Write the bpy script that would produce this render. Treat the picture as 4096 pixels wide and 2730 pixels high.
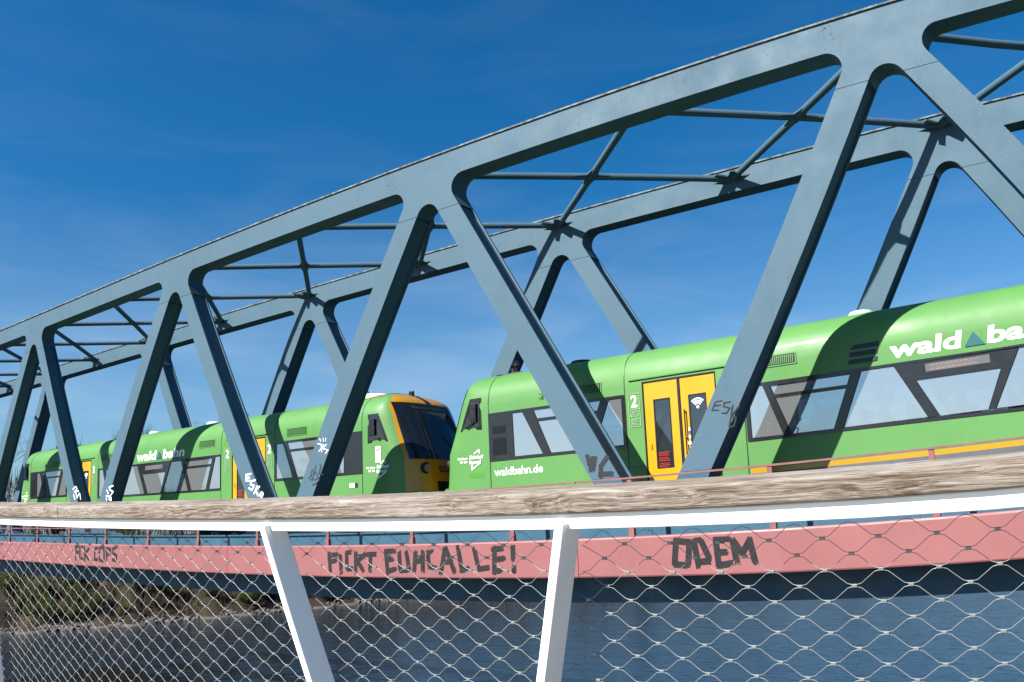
import bpy, bmesh, math, random, json
import numpy as np
random.seed(5); np.random.seed(5)
for o in list(bpy.data.objects): bpy.data.objects.remove(o)
SC = bpy.context.scene
COL = SC.collection
ORIG = {}
# ------------------------------------------------------------------ camera, sky, sun, exposure
cam = bpy.data.cameras.new('camera'); co = bpy.data.objects.new('camera', cam); COL.objects.link(co); SC.camera = co
cam.sensor_width = 36; cam.lens = 36 * 3432.57 / 4096; cam.clip_start = .05; cam.clip_end = 9000
yaw, pitch, roll = .6387, .2086, -.0404
from mathutils import Matrix, Vector
fw = Vector((-math.sin(yaw) * math.cos(pitch), math.cos(yaw) * math.cos(pitch), math.sin(pitch)))
r0 = Vector((math.cos(yaw), math.sin(yaw), 0)); u0 = r0.cross(fw)
ri = r0 * math.cos(roll) + u0 * math.sin(roll); up = -r0 * math.sin(roll) + u0 * math.cos(roll)
co.matrix_world = Matrix((ri, up, -fw)).transposed().to_4x4()
TO_SUN = Vector((-.43, -1, .95)).normalized()
elev = math.asin(TO_SUN.z); azi = math.atan2(TO_SUN.x, TO_SUN.y)          # azimuth clockwise from +Y
sun = bpy.data.lights.new('sun', 'SUN'); so = bpy.data.objects.new('sun', sun); COL.objects.link(so)
sun.energy = 5.0; sun.angle = math.radians(.5); sun.color = (1, .965, .90)
so.rotation_euler = TO_SUN.to_track_quat('Z', 'Y').to_euler()
world = bpy.data.worlds.new('World'); SC.world = world; world.use_nodes = True
wn, wl = world.node_tree.nodes, world.node_tree.links
sky = wn.new('ShaderNodeTexSky'); sky.sky_type = 'NISHITA'; sky.sun_disc = False
sky.sun_elevation = elev; sky.sun_rotation = azi; sky.altitude = 300; sky.air_density = 1.0; sky.dust_density = 1.4; sky.ozone_density = 2.2
# a uniform grade of the whole sky (deep polarised blue) and a veil of thin cirrus
gr = wn.new('ShaderNodeMix'); gr.data_type = 'RGBA'; gr.blend_type = 'MULTIPLY'
gi = [i for i in gr.inputs if i.type == 'RGBA']; [i for i in gr.inputs if i.name == 'Factor' and i.type == 'VALUE'][0].default_value = 1
gi[1].default_value = (.62, .92, 1.12, 1); wl.new(sky.outputs[0], gi[0]); gout = [q for q in gr.outputs if q.type == 'RGBA'][0]
hs = wn.new('ShaderNodeHueSaturation'); hs.inputs['Saturation'].default_value = 1.195; hs.inputs['Value'].default_value = .96; wl.new(gout, hs.inputs['Color']); gout = hs.outputs[0]
tc = wn.new('ShaderNodeTexCoord'); mp = wn.new('ShaderNodeMapping'); mp.inputs['Scale'].default_value = (1.6, 1.6, 7); mp.inputs['Rotation'].default_value = (.12, .1, .3)
wl.new(tc.outputs['Generated'], mp.inputs[0])
nz = wn.new('ShaderNodeTexNoise'); nz.inputs['Scale'].default_value = 2.3; nz.inputs['Detail'].default_value = 7; nz.inputs['Roughness'].default_value = .55; nz.inputs['Distortion'].default_value = .6
wl.new(mp.outputs[0], nz.inputs['Vector'])
cr = wn.new('ShaderNodeValToRGB'); cr.color_ramp.elements[0].position = .46; cr.color_ramp.elements[0].color = (0, 0, 0, 1); cr.color_ramp.elements[1].position = .86; cr.color_ramp.elements[1].color = (.34, .34, .34, 1)
wl.new(nz.outputs['Fac'], cr.inputs[0])
cm = wn.new('ShaderNodeMix'); cm.data_type = 'RGBA'; ci = [i for i in cm.inputs if i.type == 'RGBA']; cf = [i for i in cm.inputs if i.name == 'Factor' and i.type == 'VALUE'][0]
sx = wn.new('ShaderNodeSeparateXYZ'); wl.new(tc.outputs['Generated'], sx.inputs[0]); mr = wn.new('ShaderNodeMapRange'); mr.inputs['From Min'].default_value = .05; mr.inputs['From Max'].default_value = .42; mr.inputs['To Min'].default_value = 1; mr.inputs['To Max'].default_value = .12
wl.new(sx.outputs[2], mr.inputs['Value']); mm = wn.new('ShaderNodeMath'); mm.operation = 'MULTIPLY'; wl.new(cr.outputs[0], mm.inputs[0]); wl.new(mr.outputs[0], mm.inputs[1]); hz = wn.new('ShaderNodeMapRange'); hz.inputs['From Min'].default_value = .02; hz.inputs['From Max'].default_value = .36; hz.inputs['To Min'].default_value = .29; hz.inputs['To Max'].default_value = 0; wl.new(sx.outputs[2], hz.inputs['Value'])
ad = wn.new('ShaderNodeMath'); ad.operation = 'ADD'; wl.new(mm.outputs[0], ad.inputs[0]); wl.new(hz.outputs[0], ad.inputs[1]); wl.new(ad.outputs[0], cf); wl.new(gout, ci[0]); ci[1].default_value = (5.5, 6.5, 7.6, 1)
bg = wn['Background']; wl.new([q for q in cm.outputs if q.type == 'RGBA'][0], bg.inputs[0]); bg.inputs[1].default_value = .05
SC.view_settings.view_transform = 'Standard'; SC.view_settings.look = 'None'; SC.view_settings.exposure = 1.33; SC.view_settings.gamma = 1; SC.view_settings.use_curve_mapping = False
SC.render.engine = 'CYCLES'; SC.cycles.max_bounces = 8; SC.cycles.transparent_max_bounces = 16
WARP = json.loads('''{"walk": {"cx": [-0.39284, -0.10046, 0.11509, -0.00577, -0.00511, 0.59289, 0.31607, -0.2344, 0.02521, 2.18871, -0.1795, -0.17349, -1.93589, -0.01928, -1.30577], "cz": [-0.02656, 0.24508, 0.06561, -0.07054, 0.00789, -0.05245, 0.33811, -0.04367, -0.04986, 0.04374, -0.58212, 0.00501, 0.07023, -0.31308, 0.04813], "s": [-40.65087, -0.48737], "z": [-2.96858, 9.56385]}, "near": {"cx": [-0.3826, -0.09859, 0.09851, -0.00458, -0.00147, 0.76999, 0.33296, -0.22153, 0.02053, 1.87475, -0.14383, -0.16419, -1.95697, -0.07623, -1.20615], "cz": [-0.04641, 0.25427, 0.07356, -0.06539, 0.00599, -0.04938, 0.29431, -0.03474, -0.04172, 0.11929, -0.56702, -0.00903, 0.05681, -0.31184, -0.00914], "s": [-42.9195, 0.85302], "z": [-2.80645, 9.59403]}, "train": {"cx": [-0.3176, -0.07289, 0.06154, -0.00662, 0.01168, 1.03583, 0.26198, -0.20695, 0.03768, 1.07704, -0.11296, -0.10432, -1.89701, -0.00749, -0.79971], "cz": [-0.06874, 0.26549, 0.06876, -0.05718, 0.00318, -0.04709, 0.14445, -0.02011, -0.03711, 0.12475, -0.50875, 0.00612, 0.08303, -0.19058, 0.02402], "s": [-47.58212, -0.6581], "z": [-0.98297, 9.59315]}, "far": {"cx": [-0.15078, -0.03899, 0.0287, -0.00047, -0.00112, 1.20204, 0.2419, -0.16145, 0.01153, 0.03891, -0.06506, -0.07894, -1.64376, -0.02107, -0.46936], "cz": [-0.12835, 0.25826, 0.07098, -0.04036, 0.00286, 0.01467, -0.01459, -0.00472, -0.02123, 0.20444, -0.41978, -0.00033, 0.06475, -0.12671, 0.00166], "s": [-57.94473, 0.11945], "z": [-0.21183, 9.5935]}, "rail": {"cx": [-0.05393, 0.00123, 0.01439, 0.0007, -0.00046, 0.08782, -0.00352, -0.02218, -0.0035, 0.21182, 0.00842, -0.01724, -0.1855, -0.01994, -0.10312], "cz": [-0.00142, 0.03583, -0.00191, -0.00783, -0.00068, -0.00092, 0.03834, 0.00081, -0.00535, 0.01045, -0.05481, -0.00808, -0.00365, -0.03124, -0.01317], "q": [0.99979, -0.00353, -0.02041], "p": [-0.0195, 0.17195, -0.98491], "N": [0.00699, 0.9851, 0.17185], "r": [-6.50426, -0.1588, -0.63154, 1.34415]}}''')
STROKES = json.loads('''{"FICKT":[[[-16.126,-0.378],[-16.094,-0.836]],[[-16.127,-0.424],[-15.83,-0.415]],[[-16.109,-0.577],[-15.866,-0.545]],[[-15.741,-0.424],[-15.722,-0.838]],[[-15.383,-0.351],[-15.529,-0.38],[-15.528,-0.746],[-15.338,-0.726]],[[-15.23,-0.366],[-15.246,-0.842]],[[-14.922,-0.412],[-15.185,-0.559],[-14.978,-0.789]],[[-14.897,-0.412],[-14.573,-0.408]],[[-14.753,-0.413],[-14.783,-0.799]],[[-14.281,-0.315],[-14.231,-0.833]],[[-14.311,-0.352],[-13.987,-0.337]],[[-14.248,-0.531],[-14.073,-0.514]],[[-14.229,-0.784],[-13.993,-0.726]],[[-13.868,-0.361],[-13.861,-0.802]],[[-13.859,-0.759],[-13.58,-0.753]],[[-13.663,-0.363],[-13.588,-0.753]],[[-13.391,-0.36],[-13.447,-0.792]],[[-13.18,-0.346],[-13.198,-0.78]],[[-13.438,-0.576],[-13.189,-0.549]],[[-12.906,-0.358],[-13.042,-0.375],[-13.024,-0.674],[-12.821,-0.716]],[[-12.558,-0.288],[-12.697,-0.825]],[[-12.547,-0.289],[-12.317,-0.806]],[[-12.633,-0.599],[-12.389,-0.568]],[[-12.211,-0.267],[-12.121,-0.779]],[[-12.155,-0.763],[-11.926,-0.72]],[[-11.786,-0.312],[-11.679,-0.759]],[[-11.685,-0.737],[-11.429,-0.707]],[[-11.259,-0.304],[-11.291,-0.833]],[[-11.328,-0.347],[-11.045,-0.334]],[[-11.278,-0.551],[-11.016,-0.529]],[[-11.299,-0.781],[-11.1,-0.766]],[[-10.809,-0.295],[-10.813,-0.578]],[[-10.803,-0.686],[-10.802,-0.809]]],"ODEM":[[[-7.278,-0.311],[-7.005,-0.349],[-7.057,-0.746],[-7.315,-0.717],[-7.261,-0.289]],[[-6.923,-0.325],[-6.852,-0.768]],[[-6.941,-0.336],[-6.79,-0.324],[-6.639,-0.651],[-6.675,-0.706]],[[-6.847,-0.689],[-6.653,-0.684]],[[-6.51,-0.31],[-6.477,-0.79]],[[-6.543,-0.331],[-6.235,-0.338]],[[-6.497,-0.549],[-6.321,-0.54]],[[-6.482,-0.763],[-6.238,-0.736]],[[-6.203,-0.335],[-6.142,-0.734]],[[-6.192,-0.353],[-6.036,-0.574],[-5.878,-0.35]],[[-5.894,-0.35],[-5.811,-0.746]]],"FCK":[[[-28.992,-0.285],[-29.038,-0.752]],[[-29.094,-0.299],[-28.801,-0.288]],[[-29.026,-0.496],[-28.812,-0.48]],[[-28.48,-0.308],[-28.712,-0.326],[-28.723,-0.688],[-28.469,-0.699]],[[-28.37,-0.289],[-28.338,-0.776]],[[-28.035,-0.341],[-28.305,-0.532],[-28.068,-0.721]],[[-27.425,-0.325],[-27.612,-0.34],[-27.644,-0.699],[-27.415,-0.694]],[[-27.286,-0.311],[-26.98,-0.319],[-26.981,-0.731],[-27.286,-0.714],[-27.301,-0.312]],[[-26.815,-0.317],[-26.805,-0.692]],[[-26.83,-0.329],[-26.557,-0.349],[-26.557,-0.493],[-26.795,-0.521]],[[-26.143,-0.28],[-26.4,-0.347],[-26.38,-0.486],[-26.139,-0.528],[-26.168,-0.701],[-26.42,-0.672]]],"esk_dark":[[[-6.579,2.133],[-6.707,2.13],[-6.791,1.983],[-6.664,1.973]],[[-6.736,2.06],[-6.614,2.058]],[[-6.412,2.094],[-6.54,2.089],[-6.56,2.026],[-6.436,1.985],[-6.514,1.898],[-6.598,1.913]],[[-6.376,2.03],[-6.418,1.866],[-6.48,1.639],[-6.381,1.654],[-6.326,1.803],[-6.416,1.826]],[[-6.238,2.013],[-6.33,1.92],[-6.421,1.835]]],"black_patch":[[[-9.525,1.407],[-9.486,1.22]],[[-9.411,1.355],[-9.467,1.105]],[[-9.345,1.349],[-9.41,1.115]],[[-9.067,1.339],[-9.225,1.171],[-9.238,0.962]],[[-9.267,1.02],[-8.975,1.007]]],"white_a":[[[-17.456,2.339],[-17.211,2.283],[-17.403,2.135]],[[-17.319,2.31],[-17.294,2.109]],[[-17.103,2.292],[-17.266,2.197],[-17.05,2.144],[-17.159,2.063]],[[-17.373,2.459],[-17.319,2.382]],[[-17.236,2.458],[-17.221,2.374]],[[-17.128,2.449],[-17.156,2.379]]],"black_b":[[[-17.712,1.667],[-17.66,1.41],[-17.798,1.49],[-17.714,1.558],[-17.604,1.443]],[[-17.656,1.7],[-17.603,1.534],[-17.517,1.8]],[[-17.519,1.619],[-17.439,1.47],[-17.577,1.424]],[[-17.379,1.827],[-17.326,1.751],[-17.41,1.576],[-17.247,1.549]],[[-17.662,1.302],[-17.496,1.347],[-17.385,1.431]]],"esk_white":[[[-20.214,1.732],[-20.442,1.721],[-20.455,1.565],[-20.214,1.537]],[[-20.455,1.636],[-20.278,1.634]],[[-20.021,1.554],[-20.214,1.525],[-20.246,1.449],[-20.066,1.402],[-20.181,1.291],[-20.311,1.355]],[[-19.925,1.395],[-20.085,1.189]],[[-19.83,1.371],[-20.021,1.283],[-19.895,1.124]],[[-19.737,1.213],[-19.831,1.14],[-19.737,1.079],[-19.674,1.172],[-19.749,1.221]]],"white_c":[[[-31.085,1.71],[-30.855,1.805],[-30.735,1.724],[-30.963,1.604],[-30.617,1.644]],[[-30.846,1.6],[-30.722,1.392],[-30.556,1.565]],[[-31.019,1.528],[-30.895,1.346]],[[-30.498,1.538],[-30.433,1.334]]],"white_d":[[[-27.991,1.731],[-28.292,1.685],[-28.187,1.585],[-27.984,1.531],[-28.231,1.371],[-28.488,1.403]],[[-28.442,1.594],[-28.336,1.47]],[[-28.485,1.331],[-28.432,1.257]],[[-28.181,1.37],[-28.279,1.277],[-28.107,1.248],[-28.13,1.354]]],"k_faint":[[[-27.501,1.868],[-27.397,1.651]],[[-27.309,1.93],[-27.526,1.751],[-27.329,1.649]],[[-27.334,1.799],[-27.369,1.697]]]}''')
# ------------------------------------------------------------------ bend fitted through the camera: puts barrel lens distortion into bridge and trains
PLANE_Y = [14.3, 15.15, 16.85, 20.77]
EXPO = [(i, j) for i in range(5) for j in range(5 - i)]
def lens_warp(P):
    P = np.asarray(P, float).reshape(-1, 3)
    s0, y, z0 = P[:, 0], P[:, 1], P[:, 2]
    dx = []; dz = []
    for n in ('walk', 'near', 'train', 'far'):
        c = WARP[n]
        s = (np.clip(s0, c['s'][0], c['s'][1]) + 18.) / 20.
        z = (np.clip(z0, -2.6, 9.3) - 3.) / 5.
        A = np.stack([s ** i * z ** j for i, j in EXPO], 1)
        dx.append(A @ np.array(c['cx'])); dz.append(A @ np.array(c['cz']))
    dx = np.array(dx); dz = np.array(dz)
    yy = np.clip(y, PLANE_Y[0], PLANE_Y[3])
    out = P.copy()
    k = np.clip(np.searchsorted(PLANE_Y, yy, side='right') - 1, 0, 2)
    ya = np.array(PLANE_Y)[k]; yb = np.array(PLANE_Y)[k + 1]
    f = (yy - ya) / (yb - ya); r = np.arange(len(P))
    out[:, 0] += dx[k, r] * (1 - f) + dx[k + 1, r] * f
    out[:, 2] += dz[k, r] * (1 - f) + dz[k + 1, r] * f
    return out
RQ = np.array(WARP['rail']['q']); RP = -np.array(WARP['rail']['p']); RN = np.array(WARP['rail']['N'])
RO = np.array([0, 2.1, 0])
def railing(P):
    """(along, up, depth) of the leaning railing -> world"""
    P = np.asarray(P, float).reshape(-1, 3)
    c = WARP['rail']; rr = c['r']
    s = (np.clip(P[:, 0], -5.9, .3) + 2.5) / 2.5
    z = (np.clip(-P[:, 1], -.2, 1.1) + .5) / .7
    A = np.stack([s ** i * z ** j for i, j in EXPO], 1)
    u = P[:, 0] + A @ np.array(c['cx']); v = P[:, 1] - A @ np.array(c['cz'])  # same lens distortion put into the railing's shape
    return RO + u[:, None] * RQ + v[:, None] * RP + P[:, 2:3] * RN
def straight(P): return np.asarray(P, float).reshape(-1, 3)

# ------------------------------------------------------------------ helpers
def thing(name, label, cat, loc, group=None):
    o = bpy.data.objects.new(name, None); COL.objects.link(o)
    o.location = loc; o.empty_display_size = .3
    o['label'] = label; o['category'] = cat
    if group: o['group'] = group
    ORIG[o.name] = np.array(loc, float)
    return o
def tag(o, label=None, cat=None, group=None, kind=None):
    for k, v in (('label', label), ('category', cat), ('group', group), ('kind', kind)):
        if v: o[k] = v
    return o
class MB:
    def __init__(s, f=lens_warp): s.v = []; s.f = []; s.m = []; s.fn = f
    def add(s, verts, faces, mi=0):
        b = len(s.v); s.v += [tuple(map(float, p)) for p in verts]
        s.f += [tuple(i + b for i in f) for f in faces]; s.m += [mi] * len(faces)
    def box(s, x0, x1, y0, y1, z0, z1, n=1, mi=0):
        L = []
        for i in range(n + 1):
            x = x0 + (x1 - x0) * i / n
            L.append([(x, y0, z0), (x, y1, z0), (x, y1, z1), (x, y0, z1)])
        s.loft(L, mi=mi)
    def loft(s, L, cap=True, closed=True, mi=0):
        b = len(s.v); n = len(L[0])
        for l in L: s.v += [tuple(map(float, p)) for p in l]
        for i in range(len(L) - 1):
            for j in range(n if closed else n - 1):
                k = (j + 1) % n
                s.f.append((b + i * n + j, b + i * n + k, b + (i + 1) * n + k, b + (i + 1) * n + j)); s.m.append(mi)
        if cap and closed:
            s.f.append(tuple(b + j for j in range(n))[::-1]); s.f.append(tuple(b + (len(L) - 1) * n + j for j in range(n))); s.m += [mi, mi]
    def prism(s, poly, y0, y1, mi=0):
        """polygon of (x,z) extruded along y"""
        n = len(poly); b = len(s.v)
        s.v += [(float(x), y0, float(z)) for x, z in poly] + [(float(x), y1, float(z)) for x, z in poly]
        s.f += [tuple(b + i for i in range(n)), tuple(b + n + i for i in range(n))[::-1]]
        s.f += [(b + i, b + n + i, b + n + (i + 1) % n, b + (i + 1) % n) for i in range(n)]; s.m += [mi] * (n + 2)
    def tube(s, pts, r, k=8, mi=0, cap=True):
        pts = [np.array(p, float) for p in pts]; L = []
        for i, p in enumerate(pts):
            d = pts[min(i + 1, len(pts) - 1)] - pts[max(i - 1, 0)]; d /= np.linalg.norm(d) + 1e-12
            a = np.cross(d, (0, 0, 1.)) if abs(d[2]) < .9 else np.cross(d, (1., 0, 0)); a /= np.linalg.norm(a); c = np.cross(d, a)
            rr = r[i] if hasattr(r, '__len__') else r
            L.append([p + rr * (math.cos(t) * a + math.sin(t) * c) for t in [2 * math.pi * j / k for j in range(k)]])
        s.loft(L, cap=cap, mi=mi)
    def build(s, name, mats, root=None, parent=None, smooth=False, fix=True, bevel=0, angle=None):
        V = s.fn(np.array(s.v)) if len(s.v) else np.zeros((0, 3))
        if root is not None: V = V - ORIG[root.name]
        me = bpy.data.meshes.new(name); me.from_pydata(V.tolist(), [], s.f)
        mats = mats if isinstance(mats, (list, tuple)) else [mats]
        for m in mats: me.materials.append(m)
        if len(mats) > 1: me.polygons.foreach_set('material_index', s.m)
        if fix:
            bm = bmesh.new(); bm.from_mesh(me); bmesh.ops.recalc_face_normals(bm, faces=bm.faces); bm.to_mesh(me); bm.free()
        if smooth: me.polygons.foreach_set('use_smooth', [True] * len(me.polygons))
        me.update()
        if angle: me.set_sharp_from_angle(angle=math.radians(angle))
        o = bpy.data.objects.new(name, me); COL.objects.link(o)
        p = parent if parent is not None else root
        if p is not None: o.parent = p
        if bevel:
            b = o.modifiers.new('bevel', 'BEVEL'); b.width = bevel; b.segments = 2; b.limit_method = 'ANGLE'
        return o
def ribbon(st, w, jit=0):
    """stroke polyline -> list of quads (2D)"""
    out = []
    for a, b in zip(st[:-1], st[1:]):
        a = np.array(a); b = np.array(b); d = b - a; L = np.linalg.norm(d)
        if L < 1e-6: continue
        d = d / L; n = np.array([-d[1], d[0]]) * w / 2
        a = a - d * w * .35; b = b + d * w * .35
        j = (lambda: random.uniform(-jit, jit) * w) if jit else (lambda: 0)
        if jit:                                            # dry brush: a few bristle tracks with ragged ends
            e = w * 1.1
            for q in range(6):
                lo, hi = (-.5 + q / 6) * 2 * n, (-.5 + (q + 1) / 6) * 2 * n; edge = 1.5 if q in (0, 5) else .7
                p0 = a + d * abs(random.gauss(0, jit * edge)) * e; p1 = b - d * abs(random.gauss(0, jit * edge)) * e
                out.append([p0 + hi, p1 + hi, p1 + lo, p0 + lo])
            continue
        k = max(1, int(L / .25))
        for i in range(k):
            p = a + (b - a) * i / k; q = a + (b - a) * (i + 1) / k
            out.append([p + n + d * j(), q + n + d * j() , q - n + d * j(), p - n + d * j()])
    return out
TXT = {}
def text2d(s, shear=0, bold=0, spacing=1.0):
    key = (s, shear, bold, spacing)
    if key in TXT: return TXT[key]
    cu = bpy.data.curves.new('lettering_source', 'FONT'); cu.body = s; cu.shear = shear; cu.offset = bold; cu.resolution_u = 3; cu.space_character = spacing
    ob = bpy.data.objects.new('lettering_source', cu); COL.objects.link(ob)
    dg = bpy.context.evaluated_depsgraph_get(); dg.update()
    me = bpy.data.meshes.new_from_object(ob.evaluated_get(dg))
    V = np.array([v.co[:2] for v in me.vertices]); F = [tuple(p.vertices) for p in me.polygons]
    bpy.data.objects.remove(ob); bpy.data.curves.remove(cu); bpy.data.meshes.remove(me)
    TXT[key] = (V, F); return V, F
def fit_text(s, x0, x1, z0, z1, **k):
    V, F = text2d(s, **k); lo = V.min(0); hi = V.max(0)
    U = (V - lo) / (hi - lo); return np.stack([x0 + U[:, 0] * (x1 - x0), z0 + U[:, 1] * (z1 - z0)], 1), F

# ------------------------------------------------------------------ materials
def mat(name):
    m = bpy.data.materials.new(name); m.use_nodes = True
    nt = m.node_tree; return m, nt, nt.nodes['Principled BSDF'], nt.nodes, nt.links
def nd(nt, t, **k):
    n = nt.nodes.new(t)
    for a, b in k.items():
        if a in n.inputs: n.inputs[a].default_value = b
        else: setattr(n, a, b)
    return n
def ramp(nt, fac, stops):
    r = nt.nodes.new('ShaderNodeValToRGB'); e = r.color_ramp.elements
    while len(e) < len(stops): e.new(.5)
    for i, (p, c) in enumerate(stops): e[i].position = p; e[i].color = (*c, 1) if len(c) == 3 else c
    nt.links.new(fac, r.inputs[0]); return r.outputs[0]
def coords(nt, sc=(1, 1, 1), rot=(0, 0, 0)):
    t = nt.nodes.new('ShaderNodeTexCoord'); mp = nt.nodes.new('ShaderNodeMapping')
    mp.inputs['Scale'].default_value = sc; mp.inputs['Rotation'].default_value = rot
    nt.links.new(t.outputs['Object'], mp.inputs[0]); return mp.outputs[0]
def noise(nt, vec, scale, detail=4, rough=.55, dist=0):
    n = nd(nt, 'ShaderNodeTexNoise', Scale=scale, Detail=detail, Roughness=rough, Distortion=dist); nt.links.new(vec, n.inputs['Vector']); return n.outputs['Fac']
def mixc(nt, fac, a, b, mode='MIX'):
    m = nt.nodes.new('ShaderNodeMix'); m.data_type = 'RGBA'; m.blend_type = mode
    for s, v in (('Factor', fac), ('A', a), ('B', b)):
        i = [q for q in m.inputs if q.name == s and (q.type == 'RGBA' if s != 'Factor' else q.type == 'VALUE')][0]
        if hasattr(v, 'links'): nt.links.new(v, i)
        else: i.default_value = (*v, 1) if isinstance(v, tuple) and len(v) == 3 else v
    return [q for q in m.outputs if q.type == 'RGBA'][0]
def bump(nt, h, strength, dist=.01):
    b = nd(nt, 'ShaderNodeBump', Strength=strength, Distance=dist); nt.links.new(h, b.inputs['Height']); return b.outputs[0]
def paint(name, col, rough=.4, var=.12, scale=1.2, speck=0, coat=0, spec=.35, dirt=(.2, .19, .17), streak=0):
    m, nt, p, N, L = mat(name)
    v = coords(nt)
    n1 = noise(nt, v, scale, 5)
    dark = tuple(c * (1 - var * 1.6) for c in col); light = tuple(min(1, c * (1 + var)) for c in col)
    c = ramp(nt, n1, [(.3, dark), (.7, light)])
    if streak:
        st = noise(nt, coords(nt, (3, 3, .25)), 1.6, 5, .6)
        f = ramp(nt, st, [(.56, (0, 0, 0)), (.78, (streak,) * 3)])
        c = mixc(nt, f, c, dirt)
    if speck:
        vo = nd(nt, 'ShaderNodeTexVoronoi', Scale=26.0); L.new(v, vo.inputs['Vector'])
        sel = nd(nt, 'ShaderNodeMath', operation='LESS_THAN'); L.new(vo.outputs['Distance'], sel.inputs[0]); sel.inputs[1].default_value = .12
        rnd = nd(nt, 'ShaderNodeMath', operation='MULTIPLY'); L.new(sel.outputs[0], rnd.inputs[0]); L.new(noise(nt, v, 3.1, 1), rnd.inputs[1])
        k = nd(nt, 'ShaderNodeMath', operation='MULTIPLY'); L.new(rnd.outputs[0], k.inputs[0]); k.inputs[1].default_value = speck
        c = mixc(nt, k.outputs[0], c, (.62, .64, .62))
    L.new(c, p.inputs['Base Color'])
    r = ramp(nt, noise(nt, v, scale * 3, 3), [(.3, (rough * .8,) * 3), (.7, (min(1, rough * 1.2),) * 3)]); L.new(r, p.inputs['Roughness'])
    p.inputs['Specular IOR Level'].default_value = spec; p.inputs['Coat Weight'].default_value = coat; p.inputs['Coat Roughness'].default_value = .12
    L.new(bump(nt, noise(nt, v, 60, 2), .06, .004), p.inputs['Normal'])
    return m
M = {}
M['steel'] = paint('blue_grey_steel_paint', (.059, .106, .142), .6, .04, .5, speck=.35, streak=.18, dirt=(0.0432, 0.0456, 0.0432), spec=.16)
M['steel2'] = paint('steel_blue_girder_paint', (.028, .080, .125), .5, .07, .6, speck=.5, streak=.1, spec=.3)
M['lichen'] = paint('lichen_covered_flange', (0.12, 0.145, 0.14), .8, .5, 6, speck=1.0, streak=.7, dirt=(0.025, 0.025, 0.015))
M['dark_steel'] = paint('dark_steel', (.015, .018, .02), .5, .2, 3)
M['pink'] = paint('faded_red_paint', (.228, .082, .082), .5, .07, .6, streak=.4, dirt=(0.225, 0.1, 0.1))
M['rust_pink'] = paint('rail_red_paint', (0.2, 0.075, 0.0725), .5, .12, 4)
M['green'] = paint('train_green_paint', (.076, .20, .054), .5, .05, .35, spec=.25, coat=.03, streak=.2, dirt=(.05, .12, .04))
M['orange'] = paint('train_orange_paint', (0.4, 0.185, 0.003), .3, .05, .4, coat=.35)
M['yellow'] = paint('door_yellow_paint', (0.46, 0.24, 0.004), .35, .04, .5, coat=.2)
M['white'] = paint('white_railing_paint', (.80, .80, .79), .45, .02, 1.5, streak=.22, dirt=(.55, .53, .48))
M['print_white'] = paint('white_print', (.82, .82, .82), .5, .02, 3)
M['print_grey'] = paint('pale_green_print', (0.225, 0.34, 0.2), .5, .02, 3)
M['navy'] = paint('navy_print', (.006, .017, .03), .5, .05, 3)
M['teal'] = paint('teal_print', (0.005, 0.085, 0.095), .5, .05, 3)
M['red'] = paint('red_print', (0.35, 0.015, 0.01), .5, .05, 3)
M['blue_print'] = paint('blue_print', (0.025, 0.075, 0.25), .5, .05, 3)
M['graffiti'] = paint('black_roller_paint', (.012, .011, .013), .8, .3, 9)
M['spray_white'] = paint('white_spray_paint', (.75, .76, .78), .7, .05, 9)
M['spray_black'] = paint('black_spray_paint', (.013, .013, .015), .7, .1, 9)
M['black'] = paint('black_plastic', (.007, .007, .008), .4, .2, 3)
M['frame'] = paint('window_band_black', (.013, .013, .015), .25, .1, 2, coat=.3)
M['rust'] = paint('rust_stain', (.10, .055, .03), .9, .3, 9)
M['grey'] = paint('grey_skirt', (0.08, 0.085, 0.09), .5, .1, 2)
M['roofgrey'] = paint('pale_roof_fitting', (.62, .62, .62), .45, .05, 3)
M['inside'] = paint('pale_interior_lining', (.55, .56, .55), .6, .04, 2)
M['seat'] = paint('dark_blue_seat_fabric', (.03, .04, .07), .9, .2, 8)
M['wheel'] = paint('rusty_wheel_steel', (0.03, 0.0225, 0.0175), .6, .3, 6)
M['pipe'] = paint('stainless_exhaust', (0.175, 0.135, 0.11), .35, .2, 6)
M['pipe'].node_tree.nodes['Principled BSDF'].inputs['Metallic'].default_value = .8
M['galv'] = paint('stainless_wire', (.24, .24, .24), .42, .05, 20)
M['galv'].node_tree.nodes['Principled BSDF'].inputs['Metallic'].default_value = .35
M['ferrule'] = paint('crimped_ferrule', (.2, .22, .215), .4, .1, 40)
M['ferrule'].node_tree.nodes['Principled BSDF'].inputs['Metallic'].default_value = .4
M['concrete'] = paint('concrete_deck', (.30, .27, .23), .85, .12, 2)
M['skin'] = paint('skin', (0.25, 0.15, 0.11), .6, .05, 4)
def glass(name, tint, gloss, film, rough=.02):
    m, nt, p, N, L = mat(name)
    N.remove(p); out = N['Material Output']
    tr = nd(nt, 'ShaderNodeBsdfTransparent', Color=(*tint, 1)); gl = nd(nt, 'ShaderNodeBsdfGlossy', Color=(.93, .96, 1, 1), Roughness=rough)
    df = nd(nt, 'ShaderNodeBsdfDiffuse', Color=(.52, .535, .55, 1))
    L.new(bump(nt, noise(nt, coords(nt), .9, 1), .35, .02), gl.inputs['Normal'])
    a = N.new('ShaderNodeMixShader'); a.inputs[0].default_value = film; L.new(tr.outputs[0], a.inputs[1]); L.new(df.outputs[0], a.inputs[2])
    b = N.new('ShaderNodeMixShader'); b.inputs[0].default_value = gloss; L.new(a.outputs[0], b.inputs[1]); L.new(gl.outputs[0], b.inputs[2])
    L.new(b.outputs[0], out.inputs[0]); return m
M['pane'] = glass('tinted_reflecting_glass', (.42, .45, .47), .36, .27)
M['doorglass'] = glass('dark_door_glass', (.16, .17, .18), .10, .03)
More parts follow.
